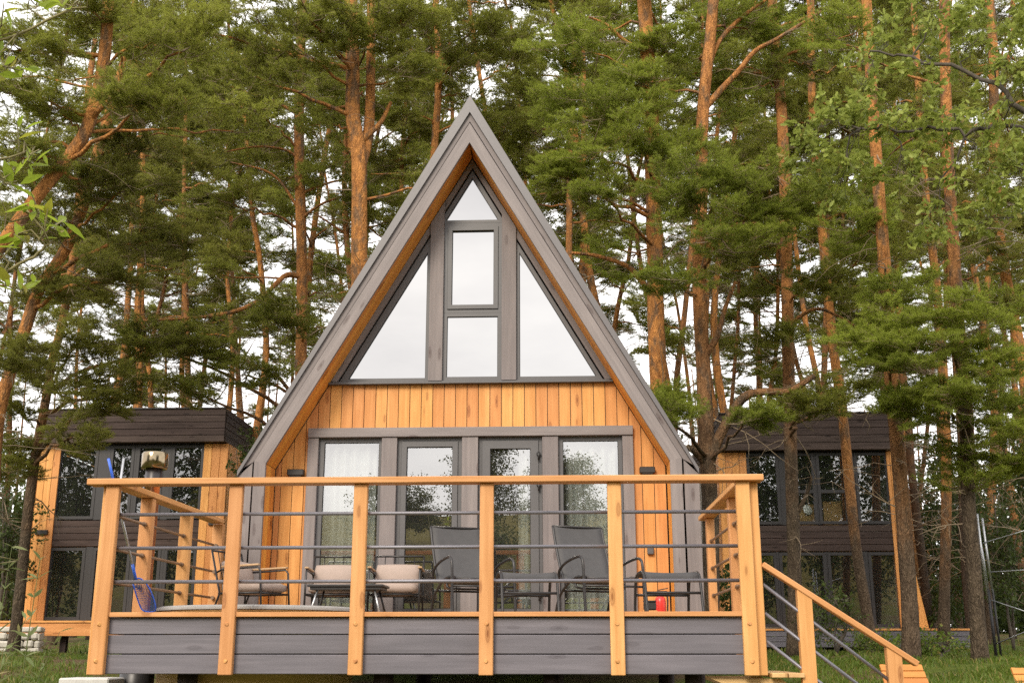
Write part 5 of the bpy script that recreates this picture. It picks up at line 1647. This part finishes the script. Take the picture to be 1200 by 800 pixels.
bush('small green bush on the grass at the foot of the thick orange pine', 1100, 762, 9.5, 30, 18, 'grassblade', n=6, size=.07)
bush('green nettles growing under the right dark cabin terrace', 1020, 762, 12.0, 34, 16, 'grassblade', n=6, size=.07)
# far-off wood
fw = []
rf = np.random.default_rng(5)
for k in range(900):
    x = rf.uniform(-60, 62); y = rf.uniform(46, 66); z0 = float(ground(np.array(x), np.array(y))); n = 120
    h = rf.uniform(2.0, 6.5) if k % 3 else rf.uniform(7, 12.5)
    pts = np.stack([x + rf.normal(size=n) * 1.3, y + rf.normal(size=n) * 1.2, z0 + h * rf.uniform(0, 1, n) ** .8 + rf.normal(size=n) * .3], 1)
    fw.append(leaves(pts, unit(rf.normal(size=(n, 3))), .42, 'quad', rf, .3))
for k in range(420):
    s_ = 1 if k % 2 else -1; x = s_ * rf.uniform(13 if s_ < 0 else 10, 58) ; y = rf.uniform(44, 62); z0 = float(ground(np.array(x), np.array(y))); n = 120; h = rf.uniform(3, 11)
    pts = np.stack([x + rf.normal(size=n) * 1.3, y + rf.normal(size=n) * 1.2, z0 + h * rf.uniform(0, 1, n) ** .8 + rf.normal(size=n) * .3], 1)
    fw.append(leaves(pts, unit(rf.normal(size=(n, 3))), .42, 'quad', rf, .3))
xs = rf.uniform(-60, 62, 240); ys = rf.uniform(44, 66, 240); zs_ = ground(xs, ys)
a_ = np.stack([xs, ys, zs_ - .2], 1); b_ = a_ + np.stack([rf.normal(size=240) * .6, rf.normal(size=240) * .5, rf.uniform(9, 16, 240)], 1)
V, F = twig_prism(a_, b_, .13, .04); fw.append((V, F, 1, np.full(len(V), .5)))
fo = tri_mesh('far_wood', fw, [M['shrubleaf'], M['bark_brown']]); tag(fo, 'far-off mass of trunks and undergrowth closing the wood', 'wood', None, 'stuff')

# tall weeds at the lower left
def weed(label, px, py_top, Y, kind='long', size=.11, n=26, lean=.1):
    top = at(px, py_top, Y); gz = float(ground(np.array(top.x), np.array(Y))); b = Vector((top.x - lean, Y, gz))
    root = thing('weed_plant', label, 'weed', b, 0, 'tall weeds at the lower left'); mb = MB()
    path = smooth_path([(0, 0, 0), (lean * .3, 0, (top.z - gz) * .5), (lean, 0, top.z - gz)], 6); mb.tube(path, [.006 * (1 - .7 * i / len(path)) for i in range(len(path))], 6, False)
    mb.build('stem', M['weedleaf'], root)
    P_, D_ = [], []
    for i in range(n):
        u = .15 + .85 * i / n; p = path[min(int(u * len(path)), len(path) - 1)]; a = i * 2.4; P_.append(p); D_.append((math.cos(a), math.sin(a), .55))
    tri_mesh('leaves', [leaves(np.array(P_), unit(np.array(D_)), size, kind, r, .7)], [M['weedleaf']], root)
for lab, px, py, Y, ln in [('tall narrow-leaved weed in front of the stone wall', 14, 640, -2.2, .06), ('tall narrow-leaved weed in front of the dark window left of the deck', 47, 655, -1.8, .05), ('leaning pale weed beside the deck corner post', 70, 740, -1.0, .25), ('short pale weed at the bottom left corner', 4, 760, -3.6, .05), ('low weed with drooping leaves under the orange terrace edge', 30, 725, -1.2, .3)]:
    weed(lab, px, py, Y, lean=ln, n=34 if py < 700 else 20)

# grass
def grass_patch(n, x0, x1, y0, y1, h, rr_):
    x = rr_.uniform(x0, x1, n); y = rr_.uniform(y0, y1, n); z = ground(x, y) - .01
    dn = np.sin(x * 1.9 + 1.2 * np.sin(y * 1.4)) + np.sin(y * 2.3 - x * .8); k = rr_.uniform(-1.6, 2, n) < dn + .35
    x, y, z = x[k], y[k], z[k]; n = len(x)
    a = rr_.uniform(0, 6.28, n); H_ = h * rr_.uniform(.4, 1.3, n); w = rr_.uniform(.004, .009, n) * (1 + y.clip(0, 20) * .05); b = rr_.normal(size=(n, 2)) * .45 * H_[:, None]
    p = np.stack([x, y, z], 1); s = np.stack([np.cos(a), np.sin(a), 0 * a], 1) * w[:, None]
    mid = p + np.stack([b[:, 0] * .35, b[:, 1] * .35, H_ * .6], 1); tip = p + np.stack([b[:, 0], b[:, 1], H_], 1)
    V = np.stack([p - s, p + s, mid - s * .8, mid + s * .8, tip], 1); f = np.array([[0, 1, 3], [0, 3, 2], [2, 3, 4]])
    return V.reshape(-1, 3), (np.arange(n)[:, None, None] * 5 + f).reshape(-1, 3), 0, np.repeat(rr_.uniform(0, 1, n), 5)
gr = np.random.default_rng(12)
parts = [grass_patch(26000, -9, -2.9, -4, 6, .075, gr), grass_patch(20000, -12, -3, 6, 17, .09, gr), grass_patch(30000, 2.6, 8, 2.5, 9, .085, gr), grass_patch(34000, 2, 13, 9, 19, .09, gr), grass_patch(8000, -3.5, 3, -1.5, 3.5, .09, gr), grass_patch(9000, -14, 14, 18, 34, .18, gr), grass_patch(9000, 2.5, 9, -5, 3, .12, gr)]
go = tri_mesh('grass', parts, [M['grassblade']]); tag(go, 'short rough grass and moss on the slope round the deck', 'grass', None, 'stuff')

# trees of the meadow edge opposite, which the panes mirror
def mirror_tree(label, x, y, h, w, leafm, n, seed, size=.30):
    rr_ = np.random.default_rng(seed); z = float(ground(np.array(x), np.array(y))); b = Vector((x, y, z)); cl = []
    for k in range(n):
        u = rr_.uniform(.22, 1); a = rr_.uniform(0, 6.28); q = w * (1.05 - u) ** .6 * rr_.uniform(.2, .8)
        cl.append(((x + math.cos(a) * q, y + math.sin(a) * q, z + h * u), (w * .34, w * .34, h * .10)))
    global r
    keep = r; r = rr_
    o = broadleaf('birch_tree', label, 'birch tree', tuple(b), [[b, b + Vector((.1, 0, h * .5)), b + Vector((0, .1, h * .97))]], cl, leafm, 'quad', size, rr_, 'trees mirrored in the panes', per=30 if h > 10 else 120, trunk_r=.13, out=.8)
    r = keep; return o
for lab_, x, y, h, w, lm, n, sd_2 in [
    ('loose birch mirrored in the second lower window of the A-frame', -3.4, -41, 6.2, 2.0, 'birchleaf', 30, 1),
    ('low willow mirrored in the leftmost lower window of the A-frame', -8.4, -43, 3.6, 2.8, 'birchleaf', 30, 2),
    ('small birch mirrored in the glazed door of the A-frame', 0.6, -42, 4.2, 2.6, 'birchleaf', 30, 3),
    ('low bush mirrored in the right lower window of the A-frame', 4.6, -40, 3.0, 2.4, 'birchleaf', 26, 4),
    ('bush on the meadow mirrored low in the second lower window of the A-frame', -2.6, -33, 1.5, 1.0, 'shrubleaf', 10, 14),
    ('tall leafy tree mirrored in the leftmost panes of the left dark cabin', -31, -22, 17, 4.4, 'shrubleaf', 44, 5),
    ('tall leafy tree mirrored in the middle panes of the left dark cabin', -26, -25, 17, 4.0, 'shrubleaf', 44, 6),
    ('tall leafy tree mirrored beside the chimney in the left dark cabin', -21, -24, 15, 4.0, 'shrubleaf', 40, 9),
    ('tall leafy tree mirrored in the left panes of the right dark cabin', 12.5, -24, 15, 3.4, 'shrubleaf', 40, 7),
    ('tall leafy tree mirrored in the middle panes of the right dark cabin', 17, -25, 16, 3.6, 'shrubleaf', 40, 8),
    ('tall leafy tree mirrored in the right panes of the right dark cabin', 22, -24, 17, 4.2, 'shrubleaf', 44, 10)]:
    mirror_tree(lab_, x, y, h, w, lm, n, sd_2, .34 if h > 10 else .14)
